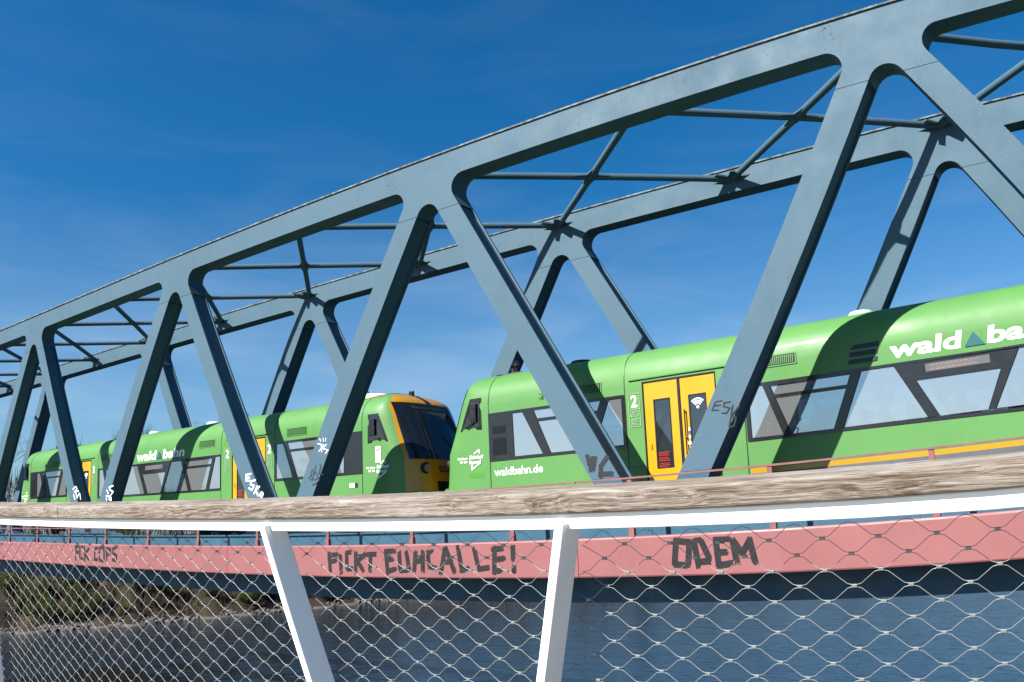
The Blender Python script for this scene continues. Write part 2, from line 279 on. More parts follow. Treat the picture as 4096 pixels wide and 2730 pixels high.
M['screen'] = paint('dark_windscreen', (.008, .011, .016), .06, .1, 2, coat=.6)
def wood():
    m, nt, p, N, L = mat('weathered_handrail_wood')
    def warped(sc, amt, wob):
        mp = coords(nt, sc); add = nd(nt, 'ShaderNodeVectorMath', operation='MULTIPLY_ADD'); cb = nd(nt, 'ShaderNodeCombineXYZ')
        L.new(wob, cb.inputs[1]); L.new(wob, cb.inputs[2]); L.new(cb.outputs[0], add.inputs[0]); add.inputs[1].default_value = (0, amt, amt); L.new(mp, add.inputs[2]); return add.outputs[0]
    wob = noise(nt, coords(nt, (1.5, 5, 5)), 1.6, 2)
    rings = noise(nt, warped((.5, 80, 80), 7.0, wob), 1.9, 4, .6)
    fibre = noise(nt, warped((5, 260, 260), 14.0, wob), 1.6, 5, .7)
    patch = noise(nt, coords(nt, (1.6, 6, 6)), 1.5, 4)
    def madd(a, k, c):
        q = nd(nt, 'ShaderNodeMath', operation='MULTIPLY_ADD'); L.new(a, q.inputs[0]); q.inputs[1].default_value = k
        if hasattr(c, 'links'): L.new(c, q.inputs[2])
        else: q.inputs[2].default_value = c
        return q.outputs[0]
    s = madd(rings, .6, madd(fibre, .85, madd(patch, .4, -.40)))
    c = ramp(nt, s, [(.32, (.055, .038, .027)), (.43, (.125, .094, .070)), (.52, (.205, .168, .137)), (.64, (.30, .268, .238)), (.8, (.37, .35, .325))])
    L.new(c, p.inputs['Base Color']); p.inputs['Roughness'].default_value = .85; p.inputs['Specular IOR Level'].default_value = .2
    L.new(bump(nt, s, .6, .004), p.inputs['Normal']); return m
M['wood'] = wood()
def plain(name, stops, scale, rough=.9, detail=5):
    m, nt, p, N, L = mat(name); v = coords(nt)
    L.new(ramp(nt, noise(nt, v, scale, detail), stops), p.inputs['Base Color']); p.inputs['Roughness'].default_value = rough; p.inputs['Specular IOR Level'].default_value = .2
    L.new(bump(nt, noise(nt, v, scale * 4, 4), .5, .05), p.inputs['Normal']); return m
M['soil'] = plain('bank_soil', [(.3, (.015, .011, .007)), (.55, (.032, .023, .014)), (.75, (.04, .04, .016))], .35)
M['stone'] = plain('riprap_stone', [(.3, (.07, .06, .052)), (.7, (.15, .135, .12))], 1.5)
M['gravel'] = plain('shore_gravel', [(.3, (.06, .05, .04)), (.7, (.12, .102, .085))], 5)
M['bark'] = plain('bare_bark', [(.3, (0.033, 0.02475, 0.0176)), (.7, (0.0715, 0.055, 0.0385))], 3)
M['twig'] = plain('brown_twigs', [(.3, (.022, .015, .009)), (.7, (.06, .04, .024))], 2)
def leafm(name, a, b):
    m, nt, p, N, L = mat(name)
    oi = nd(nt, 'ShaderNodeObjectInfo'); n = noise(nt, coords(nt), 2.2, 3)
    c = ramp(nt, n, [(.3, a), (.7, b)]); L.new(c, p.inputs['Base Color']); p.inputs['Roughness'].default_value = .7; p.inputs['Specular IOR Level'].default_value = .2
    tl = nd(nt, 'ShaderNodeBsdfTranslucent'); L.new(c, tl.inputs[0]); mx = N.new('ShaderNodeMixShader'); mx.inputs[0].default_value = .3
    L.new(p.outputs[0], mx.inputs[1]); L.new(tl.outputs[0], mx.inputs[2]); L.new(mx.outputs[0], N['Material Output'].inputs[0]); return m
M['leaf'] = leafm('spring_leaves', (.055, .075, .014), (.11, .135, .028))
M['leaf2'] = leafm('ochre_leaves', (.05, .038, .018), (.09, .072, .03))
def water():
    m, nt, p, N, L = mat('river_water')
    p.inputs['Base Color'].default_value = (.004, .013, .026, 1); p.inputs['Roughness'].default_value = .06; p.inputs['IOR'].default_value = 1.33
    a = noise(nt, coords(nt, (.9, 2.4, 1), (0, 0, .5)), 1.1, 4, .6); b = noise(nt, coords(nt, (.25, .5, 1), (0, 0, .3)), .5, 3)
    c = noise(nt, coords(nt, (.35, 1.1, 1), (0, 0, .35)), 1.0, 3)
    s0 = nd(nt, 'ShaderNodeMath', operation='MULTIPLY_ADD'); L.new(c, s0.inputs[0]); s0.inputs[1].default_value = 1.6; L.new(a, s0.inputs[2])
    s = nd(nt, 'ShaderNodeMath', operation='MULTIPLY_ADD'); L.new(b, s.inputs[0]); s.inputs[1].default_value = 2.4; L.new(s0.outputs[0], s.inputs[2])
    L.new(bump(nt, s.outputs[0], 1.0, .04), p.inputs['Normal']); return m
M['water'] = water()

# ------------------------------------------------------------------ river, bank, footbridge deck
ZW = -8.0
mb = MB(straight); mb.box(-3000, 3000, -3000, 3000, ZW - 2, ZW); river = mb.build('river', M['water']); tag(river, 'blue rippled river under the bridges', kind='structure')
SH = [(-140, -400), (-122, -120), (-104, -20), (-93.5, 20), (-85.6, 36.5), (-79.4, 45.5), (-75, 58.4), (-71.3, 72.7), (-63, 104), (-48, 150), (-15, 230), (60, 340), (260, 460), (900, 560)]
def shore(t):
    i = min(int(t), len(SH) - 2); f = t - i; return np.array(SH[i]) * (1 - f) + np.array(SH[i + 1]) * f
def shore_n(t):
    a = shore(max(0, t - .3)); b = shore(min(len(SH) - 1, t + .3)); d = b - a; d /= np.linalg.norm(d); return np.array([-d[1], d[0]])
PROF = [(-5, -1.5), (-.4, -.12), (.5, .16), (1.2, .4), (2.2, 1.0), (4, 2.0), (7, 3.6), (11, 5.5), (15, 6.6), (24, 7.4), (60, 8.2), (400, 9)]
def bank_z(d): return ZW + np.interp(d, [q[0] for q in PROF], [q[1] for q in PROF])
mb = MB(straight); rows = []; NT = 180
for i in range(NT + 1):
    t = (len(SH) - 1) * i / NT; c = shore(t); n = shore_n(t); wob = .7 * math.sin(i * 1.7) + .5 * math.sin(i * .61 + 1)
    rows.append([(c[0] + n[0] * (d + (wob if d > -3 and d < 30 else 0)), c[1] + n[1] * (d + (wob if d > -3 and d < 30 else 0)), ZW + h + (random.uniform(-.12, .12) if d > 1 else 0)) for d, h in PROF])
mb.loft(rows, cap=False, closed=False)
for k, f in enumerate(mb.f): mb.m[k] = 0 if (k % (len(PROF) - 1)) > 1 else 1
bank = mb.build('riverbank', [M['soil'], M['gravel']], smooth=True); tag(bank, 'brown wooded riverbank with a stony shore', kind='structure')
mb = MB(straight); mb.box(-70, 30, -2.2, 2.33, -1.75, -1.36, 10); fd = mb.build('footbridge_deck', M['concrete']); tag(fd, 'grey footbridge deck under the white railing', kind='structure')
# stones along the water's edge
stone_me = []
for k in range(5):
    bm = bmesh.new(); bmesh.ops.create_icosphere(bm, subdivisions=1, radius=1)
    for v in bm.verts: v.co *= random.uniform(.7, 1.15)
    me = bpy.data.meshes.new('stone'); bm.to_mesh(me); bm.free(); me.materials.append(M['stone']); stone_me.append(me)
for k in range(260):
    t = 3.75 + 4.6 * (k + random.random()) / 260; c = shore(t); n = shore_n(t); d = .0 + 1.15 * random.random() ** 1.2
    o = bpy.data.objects.new('stone', random.choice(stone_me)); COL.objects.link(o); o.parent = bank
    s = random.uniform(.12, .30); o.scale = (s * random.uniform(.9, 1.5), s, s * .65); o.rotation_euler = (random.uniform(-.3, .3), random.uniform(-.3, .3), random.uniform(0, 6))
    o.location = (c[0] + n[0] * d, c[1] + n[1] * d, bank_z(d) + s * .15)
mb = MB(straight)
for k in range(2600):
    t = 3.5 + 5.5 * random.random(); c = shore(t); n = shore_n(t); d = -.1 + 1.5 * random.random(); s = random.uniform(.05, .13); z = bank_z(d) + s * .2
    x, y = c + n * d; a = random.random() * 6; ca, sa = math.cos(a) * s, math.sin(a) * s
    mb.add([(x + ca, y + sa, z), (x - sa, y + ca, z), (x - ca, y - sa, z), (x + sa, y - ca, z), (x, y, z + s), (x, y, z - s)], [(0, 1, 4), (1, 2, 4), (2, 3, 4), (3, 0, 4)])
tag(mb.build('pebbles', M['stone'], fix=False), 'small grey stones along the waterline', kind='stuff')
# dry grass and bramble between the bushes
mb = MB(straight)
for k in range(16000):
    t = 3.3 + 6.2 * random.random(); c = shore(t); n = shore_n(t); d = .9 + 14 * random.random(); z = bank_z(d) - .05
    x, y = c + n * d; a = random.random() * 6.28; w = random.uniform(.03, .07); h = random.uniform(.3, 1.1); lx, ly = random.uniform(-.4, .4), random.uniform(-.4, .4)
    mb.add([(x - w * math.cos(a), y - w * math.sin(a), z), (x + w * math.cos(a), y + w * math.sin(a), z), (x + lx, y + ly, z + h)], [(0, 1, 2)], k % 5 == 0)
tag(mb.build('undergrowth', [M['twig'], M['leaf2']], fix=False), 'dry brown grass and brambles on the bank', kind='stuff')
mb = MB(straight)
for k in range(56000):
    t = .9 + 9.4 * random.random(); c = shore(t); n = shore_n(t); d = 8 + 34 * random.random(); z = bank_z(d) + random.random() ** .8 * (6.0 + 2.2 * math.sin(t * 5.1) + 1.3 * math.sin(t * 13.7) + (4.5 if t > 4.3 else 0))
    x, y = c + n * d; a = random.random() * 6.28; w = random.uniform(.02, .05); h = random.uniform(.8, 2.4); lx, ly = random.gauss(0, .5), random.gauss(0, .5)
    mb.add([(x - w * math.cos(a), y - w * math.sin(a), z), (x + w * math.cos(a), y + w * math.sin(a), z), (x + lx, y + ly, z + h)], [(0, 1, 2)], k % 5 == 0)
tag(mb.build('woods', [M['bark'], M['leaf2']], fix=False), 'brown leafless wood growing on top of the bank', kind='stuff')
def bush_mesh(seed, leaf, dens):
    R = random.Random(seed); a = MB(straight); b = MB(straight)
    for i in range(46):
        az = R.random() * 6.28; out = R.uniform(.2, 1.5); h = R.uniform(1.4, 3.6) * (1.15 - .3 * out / 1.5)
        p0 = np.array([R.uniform(-.25, .25), R.uniform(-.25, .25), -.2]); p3 = p0 + np.array([math.cos(az) * out, math.sin(az) * out, h])
        p1 = p0 + (p3 - p0) * .4 + np.array([R.uniform(-.15, .15), R.uniform(-.15, .15), .25]); p2 = p0 + (p3 - p0) * .75 + np.array([R.uniform(-.2, .2), R.uniform(-.2, .2), .15])
        a.tube([p0, p1, p2, p3], [.03, .022, .014, .005], 3, cap=False)
        for q in range(5):
            f = R.uniform(.3, .98); s = p1 + (p3 - p1) * max(0, (f - .4) / .6); e = s + np.array([R.uniform(-.5, .5), R.uniform(-.5, .5), R.uniform(.05, .6)])
            a.tube([s, e], [.011, .003], 3, cap=False)
            for w in range(dens):
                g = s + (e - s) * R.uniform(.2, 1.05) + np.array([R.uniform(-.09, .09) for _ in range(3)]); l = R.uniform(.05, .11)
                d1 = np.array([R.gauss(0, 1) for _ in range(3)]); d1 /= np.linalg.norm(d1); d2 = np.cross(d1, [R.gauss(0, 1) for _ in range(3)]); d2 /= np.linalg.norm(d2)
                b.add([g, g + d1 * l + d2 * l * .4, g + d1 * l * 2, g + d1 * l - d2 * l * .4], [(0, 1, 2, 3)])
    sa = a.build('stem', M['twig'], fix=False); sb = b.build('foliage', leaf, fix=False)
    return sa, sb
kinds = []
for k, (lf, dn, lab) in enumerate([(M['leaf'], 10, 'bushy shrub with fresh yellow-green leaves on the riverbank'), (M['leaf2'], 6, 'sparse shrub with dry ochre leaves on the riverbank'), (M['leaf'], 4, 'thin twiggy shrub just budding green on the riverbank')]):
    a, b = bush_mesh(100 + k, lf, dn); kinds.append((a, b, lab))
first = set()
for k in range(118):
    t = 3.55 + 5.2 * (k + .8 * random.random()) / 118; d = random.choice([1.7, 2.3, 3.2, 4.7, 6, 8, 10.5, 13]) + random.uniform(-.6, .6); c = shore(t); n = shore_n(t); kk = random.choices([0, 1, 2], [6, 1, 3])[0]
    a, b, lab = kinds[kk]; x, y = c + n * d
    r = thing('shrub', lab, 'shrub', (x, y, bank_z(d)), 'shrubs covering the riverbank')
    s = random.uniform(.6, 1.0) * (1.15 if d > 4.5 else .75); r.scale = (s, s, s * random.uniform(.85, 1.15)); r.rotation_euler = (0, 0, random.random() * 6.28)
    for src in (a, b):
        if (kk, src.name) in first or src.parent: q = src.copy(); COL.objects.link(q)
        else: q = src
        q.parent = r
def tree_mesh(seed, H):
    R = random.Random(seed); a = MB(straight); b = MB(straight)
    def grow(p, d, L, r, lev, m):
        pts = [p]; rs = [r]; k = 4 if lev < 2 else 3
        for i in range(k):
            d = d + np.array([R.gauss(0, .13), R.gauss(0, .13), R.gauss(.03, .08)]); d /= np.linalg.norm(d); p = p + d * L / k; pts.append(p); rs.append(r * (1 - .75 * (i + 1) / k) + .004)
        m.tube(pts, rs, 6 if lev == 0 else (4 if lev == 1 else 3), cap=False)
        if lev >= 4: return
        nb = (9, 6, 6, 5)[lev]
        for i in range(nb):
            f = R.uniform(.3, 1) if lev else R.uniform(.3, .98); j = min(int(f * k), k - 1); q = pts[j] + (pts[j + 1] - pts[j]) * (f * k - j)
            az = R.random() * 6.28; side = np.array([math.cos(az), math.sin(az), R.uniform(.1, .7)]); nd_ = d * .55 + side * .8; nd_ /= np.linalg.norm(nd_)
            grow(q, nd_, L * R.uniform(.36, .6) * (1.15 - .4 * f), max(.006, rs[j] * .5), lev + 1, b)
    grow(np.array([0, 0, -.3]), np.array([0, 0, 1.]), H, H * .016, 0, a)
    return a.build('trunk', M['bark'], fix=False), b.build('crown', M['bark'], fix=False)
tk = [tree_mesh(7, 11), tree_mesh(21, 9), tree_mesh(33, 13)]
used = set()
spots = [(t, d) for t, d in [(3.0, 19), (3.35, 26), (3.7, 17), (4.1, 24), (4.5, 18), (4.9, 30), (5.3, 20), (5.8, 26), (6.2, 18), (6.6, 23), (7.0, 17), (7.35, 25), (7.7, 19), (8.0, 22), (8.3, 18), (8.6, 26), (8.85, 20), (9.1, 24), (9.35, 19), (9.6, 24), (2.4, 20), (2.0, 22), (1.7, 18), (1.4, 20), (1.15, 22)]]
for k, (t, d) in enumerate(spots):
    c = shore(t); n = shore_n(t); x, y = c + n * d; a, b = tk[k % 3]
    r = thing('bare_tree', 'leafless brown tree standing along the top of the riverbank', 'tree', (x, y, bank_z(d)), 'bare trees along the riverbank')
    s = random.uniform(.7, 1.05); r.scale = (s, s, s); r.rotation_euler = (0, 0, random.random() * 6.28)
    for src in (a, b):
        if src.name in used: q = src.copy(); COL.objects.link(q)
        else: q = src; used.add(src.name)
        q.parent = r
for a, b, _ in kinds:
    for o in (a, b):
        if o.parent is None: bpy.data.objects.remove(o)

# ------------------------------------------------------------------ railway truss bridge
bridge = thing('railway_bridge', 'blue-grey steel truss railway bridge carrying the green trains over the river', 'bridge', (-20, 18, -1.5))
B_ = bridge
Y1, FY, W_ = 15.15, 20.77, .55
PAN = 10.832; C0 = -2.76
ZT, ZB = 8.87, 8.22
def node(k): return C0 - PAN * k
def arc(cx, cz, r, a0, a1, n=7): return [(cx + r * math.cos(a0 + (a1 - a0) * i / n), cz + r * math.sin(a0 + (a1 - a0) * i / n)) for i in range(n + 1)]
SL = .583; th = math.atan(SL)
def outer(z): return .94 + (7.5 - z) * SL
def inner(z): return .30 + (7.5 - z) * SL
ZS = 7.45; ZL = .92
def top_plate(c):
    r = .33; zc = ZB - r; cx = -(outer(zc)) - r / math.cos(th)
    A = []
    left = arc(cx, zc, r, math.pi / 2, -th, 8)            # chord underside round to the left leg
    ra = .339; za = 7.341
    apex = arc(0, za, ra, math.pi - th, th, 9)
    poly = [(c, ZB)] + [(c + x, z) for x, z in left] + [(c - outer(ZS), ZS), (c - inner(ZS), ZS)] + [(c + x, z) for x, z in apex] + [(c + inner(ZS), ZS), (c + outer(ZS), ZS)] + [(c - x, z) for x, z in left[::-1]]
    return poly
def foot_plate(c):
    """lower node between two legs: gap V with a small fillet, wide fillets outwards to the chord top"""
    h = PAN / 2; z0 = .09
    oi = lambda z: h - outer(z); oo = lambda z: h - inner(z)          # distances from the lower node centre
    R = .52
    zc = z0 + R; cx = oo(zc) + R / math.cos(th)
    right = arc(cx, zc, R, -math.pi / 2, -math.pi - th, 9)
    r2 = .28; zv = 7.5 - (h - .94) / SL + r2 / math.sin(th)
    vv = arc(0, zv, r2, -th, -math.pi + th, 9)
    poly = [(c + x, z) for x, z in right] + [(c + oo(ZL), ZL), (c + oi(ZL), ZL)] + [(c + x, z) for x, z in vv] + [(c - oi(ZL), ZL), (c - oo(ZL), ZL)] + [(c - x, z) for x, z in right[::-1]]
    return poly
diag = {}
for side, y0 in (('near', Y1), ('far', FY)):
    y1 = y0 + W_
    for k in range(-1, 6):
        c = node(k); xa = c + PAN / 2; xb = c - PAN / 2
        mb = MB(); mb.box(xb + .0015, xa - .0015, y0, y1, ZB, ZT - .03, 8); mb.build('top_chord', M['steel'], B_)
        mb = MB(); mb.box(xb + .002, xa - .002, y0 - .035, y1 + .035, ZT - .027, ZT + .012, 8); mb.build('top_flange', M['lichen'], B_)
        mb = MB(); mb.prism(top_plate(c), y0, y1)
        mb.build('node_plate', M['steel'], B_)
        for sg in (-1, 1):
            L = []; N_ = 7
            for i in range(N_ + 1):
                z = ZS - .012 + (ZL + .004 - ZS + .012) * i / N_
                a, b = c + sg * inner(z), c + sg * outer(z); lo, hi = min(a, b), max(a, b); t = .05; e = .055
                L.append([(lo, y0, z), (hi, y0, z), (hi, y0 + t, z), (hi - e, y0 + t + .001, z), (hi - e, y1 - t - .001, z), (hi, y1 - t, z), (hi, y1, z), (lo, y1, z), (lo, y1 - t, z), (lo + e, y1 - t - .001, z), (lo + e, y0 + t + .001, z), (lo, y0 + t, z)])
            mb = MB(); mb.loft(L)
            # sleeve inside the weld seam
            zz = ZS; a, b = c + sg * (inner(zz) + .06), c + sg * (outer(zz) - .06); lo, hi = min(a, b), max(a, b)
            mb.box(lo, hi, y0 + .012, y1 - .012, ZS - .05, ZS + .05)
            o = mb.build('diagonal', M['steel'], B_); diag[(side, k, sg)] = o
        mb = MB(); mb.prism(foot_plate(xb), y0 + .001, y1 - .001); mb.build('foot_plate', M['steel2'] if side == 'near' else M['steel'], B_)
        mb = MB(); mb.box(xb + .003, xa - .003, y0, y1, -1.46, .045, 8); mb.build('bottom_chord', M['steel2'], B_)
        mb = MB(); mb.box(xb + .002, xa - .002, y0 - .05, y1 + .05, .047, .088, 8); mb.build('bottom_chord_flange', M['steel2'], B_)
# wind bracing
ZX = 8.58
for k in range(-2, 11):
    xa = C0 - PAN / 2 * k; xb = xa - PAN / 2
    if k < -1: continue
    for a, b, dz in ((xa, xb, .0), (xb, xa, .0)):
        n = 6; mb = MB()
        mb.tube([(a + (b - a) * f, Y1 + W_ - .02 + (FY - Y1 - W_ + .04) * f, ZX + dz) for f in [i / n for i in range(n + 1)]], .088, 12)
        o = mb.build('brace_tube', M['steel'], B_, smooth=True, angle=40)
    cx = (xa + xb) / 2; cy = (Y1 + FY + W_) / 2
    L_ = .46; q = .16; d = math.atan2(FY - Y1 - W_, PAN / 2)
    poly = []
    for i in range(4):
        an = [d, math.pi - d, math.pi + d, -d][i]; u = np.array([math.cos(an), math.sin(an)]); v = np.array([-u[1], u[0]])
        poly += [tuple(u * L_ - v * .095), tuple(u * L_ + v * .095)]
        an2 = [math.pi / 2, math.pi, -math.pi / 2, 0][i]; poly += [(math.cos(an2) * .2, math.sin(an2) * .2)]
    mb = MB(); nP = len(poly); mb.add([(cx + x, cy + y, ZX - .02) for x, y in poly] + [(cx + x, cy + y, ZX + .02) for x, y in poly], [tuple(range(nP)), tuple(range(nP, 2 * nP))[::-1]] + [(i, (i + 1) % nP, nP + (i + 1) % nP, nP + i) for i in range(nP)])
    mb.build('cross_plate', M['steel'], B_)
for k in range(-1, 11):
    x = C0 - PAN / 2 * k
    for ye, sgn in ((FY, -1), (Y1 + W_, 1)):
        poly = [(-1.05, 0), (-.62, .10), (-.42, .36), (-.62, .62), (-.40, .72), (-.10, .42), (0, .36), (.10, .42), (.40, .72), (.62, .62), (.42, .36), (.62, .10), (1.05, 0)]
        nP = len(poly); mb = MB(); mb.add([(x + a * .5, ye + sgn * b * .75, ZX - .02) for a, b in poly] + [(x + a * .5, ye + sgn * b * .75, ZX + .02) for a, b in poly], [tuple(range(nP)), tuple(range(nP, 2 * nP))[::-1]] + [(i, (i + 1) % nP, nP + (i + 1) % nP, nP + i) for i in range(nP)])
        mb.build('bracket', M['steel'], B_)
# deck and rails
mb = MB(); mb.box(-64, 10, Y1 + W_ + .003, FY - .003, -.55, -.22, 40); mb.build('track_deck', M['dark_steel'], B_)
for yy in (17.53, 19.03):
    mb = MB(); mb.box(-64, 10, yy - .035, yy + .035, -.08, .1, 40); mb.box(-64, 10, yy - .09, yy + .09, -.219, -.081, 40); mb.build('track_rail', M['wheel'], B_)
for k in range(34):
    x = 9 - 2.16 * k; mb = MB(); mb.box(x - .15, x + .15, Y1 + W_ + .004, FY - .004, -1.2, -.553); mb.build('cross_beam', M['dark_steel'], B_)
# walkway on the side of the bridge
PY = 14.3
segs = [(-9.31 + PAN * (1 - i), -9.31 - PAN * (i)) for i in range(-1, 5)]
beams = []
for xa, xb in segs:
    mb = MB(); r = .035; pr = [(PY + .0, -.93 + r), (PY + r * .3, -.93 + r * .3), (PY + r, -.93), (PY + .20, -.93), (PY + .20, -.2), (PY + r, -.2), (PY + r * .3, -.2 - r * .3), (PY, -.2 - r)]
    mb.loft([[(xa - .006 + (xb - xa + .012) * i / 8, y, z) for y, z in pr] for i in range(9)])
    beams.append((xb, xa, mb.build('walkway_beam', M['pink'], B_)))
mb = MB(); mb.box(-62, 9, PY + .205, Y1 - .055, -.30, -.26, 40); mb.build('walkway_floor', M['dark_steel'], B_)
def graffiti(key, w, y, mt, parent, jit=.0, name='graffiti'):
    mb = MB()
    for i, st in enumerate(STROKES[key]):
        for j, q in enumerate(ribbon(st, w, jit)): mb.add([(p[0], y - .0005 * (len(mb.f) // 6), p[1]) for p in q], [(0, 1, 2, 3)])
    return mb.build(name, mt, B_, parent=parent, fix=False)
LETTERS = {'FICKT': (3, 1, 1, 2, 2, 4, 3, 3, 1, 3, 2, 2, 4, 2), 'ODEM': (1, 3, 4, 3), 'FCK': (3, 1, 2, 1, 1, 2, 1)}
for key in ('FICKT', 'ODEM', 'FCK'):
    xm = np.mean([p[0] for s in STROKES[key] for p in s]); pb = [o for a, b, o in beams if a <= xm <= b][0]
    i0 = 0; whole = STROKES[key]
    for n in LETTERS[key]:
        STROKES['letter'] = whole[i0:i0 + n]; i0 += n
        graffiti('letter', .115 if key != 'FCK' else .105, PY - .003, M['graffiti'], pb, .28, 'graffiti_letter')
for key, kk, sg, w, mt in (('esk_dark', 0, -1, .028, M['spray_black']), ('black_patch', 1, 1, .10, M['spray_black']), ('white_a', 1, -1, .022, M['spray_white']), ('black_b', 1, -1, .026, M['spray_black']), ('esk_white', 2, 1, .05, M['spray_white']), ('white_c', 3, 1, .05, M['spray_white']), ('white_d', 2, -1, .05, M['spray_white'])):
    graffiti(key, w, Y1 - .003, mt, diag[('near', kk, sg)], .15)
for cx, mt, n in ((-3.75, 'rust', 30), (-5.0, 'lichen', 9), (-6.9, 'rust', 26), (-9.2, 'rust', 22), (-10.9, 'lichen', 8), (-14.9, 'rust', 40), (-11.6, 'lichen', 20)):
    mb = MB()
    for k in range(n):
        x = cx + random.gauss(0, .05) + random.choice((0, 0, .16)); z = ZT - .05 - abs(random.gauss(0, .28)); s = random.uniform(.004, .013)
        if z < ZB + .05: continue
        mb.add([(x - s, Y1 - .002, z), (x + s * .7, Y1 - .002, z - s), (x + s, Y1 - .002, z + s * 1.5), (x - s * .5, Y1 - .002, z + s * 2)], [(0, 1, 2, 3)])
    tag(mb.build('rust_stain', M[mt], B_, fix=False), kind='stuff')
wr = thing('walkway_railing', 'faded red railing with thin posts along the edge walkway of the truss bridge', 'railing', (-20, PY, -.2))
SP = PAN / 4 * .993; P0 = -2.785
for i in range(-4, 22):
    x = P0 - SP * i
    mb = MB(); mb.box(x - .045, x + .045, PY + .05, PY + .09, -.2, .83); mb.box(x - .055, x + .055, PY + .03, PY + .11, -.199, -.06); mb.build('rail_post', M['rust_pink'], wr)
for z, h, nm in ((.843, .045, 'top_rail'), (.31, .035, 'middle_rail')):
    for xa, xb in segs:
        mb = MB(); mb.box(xb + .01, xa - .01, PY + .035, PY + .085 - .001, z - h / 2 + (.0 if nm == 'middle_rail' else .012), z + h / 2, 10); mb.build(nm, M['rust_pink'], wr)
# ------------------------------------------------------------------ green railcars
T0 = 16.83; HW = 1.45; LEN = 25.5
def ys(h):
    if h <= 2.75: return 0.
    x = min(1., (h - 2.75) / 1.003); return HW * (1 - (1 - x ** 2.972) ** (1 / 2.972))
TFH = [.3, .95, 1.3, 1.83, 2.26, 2.85, 3.2, 3.48, 3.65, 3.8]; TFT = [.20, .235, .293, .347, .54, .789, .944, 1.129, 1.452, 1.931]; TFA = [1.38, 1.341, 1.261, 1.183, 1.128, 1.048, .889, .505, .207, .08]
def tf(h): return float(np.interp(h, TFH, TFT))
def ta(h): return float(np.interp(h, TFH, TFA))
NN = 2.592
def front_t(y, h):
    """distance of the nose surface from the car end at offset y from the near side"""
    w = max(.02, HW - ys(h)); u = min(1., abs(HW - y) / w); return tf(h) + ta(h) * (1 - (1 - u ** NN) ** (1 / NN))
def side_y(t, h):
    """offset of the near side surface at position t, height h"""
    tt = min(t, LEN - t); w = HW - ys(h); a = ta(h); d = tt - tf(h)
    if d < a:
        q = max(0., min(1., 1 - d / a)); w *= (1 - q ** NN) ** (1 / NN)
    return HW - w
def prints(x0, polys, off=.012, lift=0.00002):
    """flat (t,h) faces laid on the near side"""
    mb = MB()
    for i, p in enumerate(polys):
        mb.add([(x0 + t, T0 + side_y(t, h) - off - lift * i, .1 + h) for t, h in p], [tuple(range(len(p)))])
    return mb
def rect(t0, t1, h0, h1): return [(t0, h0), (t1, h0), (t1, h1), (t0, h1)]
def subrect(t0, t1, h0, h1, nt=1, nh=1):
    return [rect(t0 + (t1 - t0) * i / nt, t0 + (t1 - t0) * (i + 1) / nt, h0 + (h1 - h0) * j / nh, h0 + (h1 - h0) * (j + 1) / nh) for i in range(nt) for j in range(nh)]
def outline(t0, t1, h0, h1, w): return [rect(t0, t1, h0, h0 + w), rect(t0, t1, h1 - w, h1), rect(t0, t0 + w, h0 + w, h1 - w), rect(t1 - w, t1, h0 + w, h1 - w)]
def mir(poly): return [(LEN - t, h) for t, h in poly[::-1]]
BANDE = (2.16, 5.86, 1.55, 2.67); BANDC = (8.64, 16.86, 1.40, 2.51); DOOR = (6.33, 8.01, .72, 2.88)
HOLES = [BANDE, BANDC, DOOR, (LEN - 5.86, LEN - 2.16, 1.55, 2.67), (LEN - 8.01, LEN - 6.33, .72, 2.88)]
def quad(tb0, tb1, h0, tt0, tt1, h1): return [(tb0, h0), (tb1, h0), (tt1, h1), (tt0, h1)]
def slant(l, r, h0, h1, a, b):
    """sub quad between heights a..b of a quad with bottom l=(b0,t0) r=(b1,t1)"""
    f = lambda p, h: p[0] + (p[1] - p[0]) * (h - h0) / (h1 - h0)
    return [(f(l, a), a), (f(r, a), a), (f(r, b), b), (f(l, b), b)]
def end_panes():
    h0, h1 = 1.60, 2.62
    return [slant((2.88, 2.86), (3.69, 3.15), h0, h1, h0, h1), slant((3.90, 3.46), (4.84, 5.28), h0, h1, h0, 2.36), slant((3.90, 3.46), (4.84, 5.28), h0, h1, 2.42, h1), slant((5.04, 5.48), (5.80, 5.80), h0, h1, h0, h1)]
def centre_panes():
    h0, h1 = 1.45, 2.47
    A = [slant((8.72, 8.72), (9.38, 9.02), h0, h1, h0, h1), slant((9.54, 9.16), (10.40, 10.84), h0, h1, h0, 2.19), slant((9.54, 9.16), (10.40, 10.84), h0, h1, 2.25, 2.43), slant((10.58, 11.03), (12.20, 11.66), h0, h1, h0, h1)]
    B = [slant((12.40, 11.86), (13.28, 13.74), h0, h1, h0, 2.15)]
    Cm = [[(25.6 - t, h) for t, h in p[::-1]] for p in A]
    return A + B + Cm
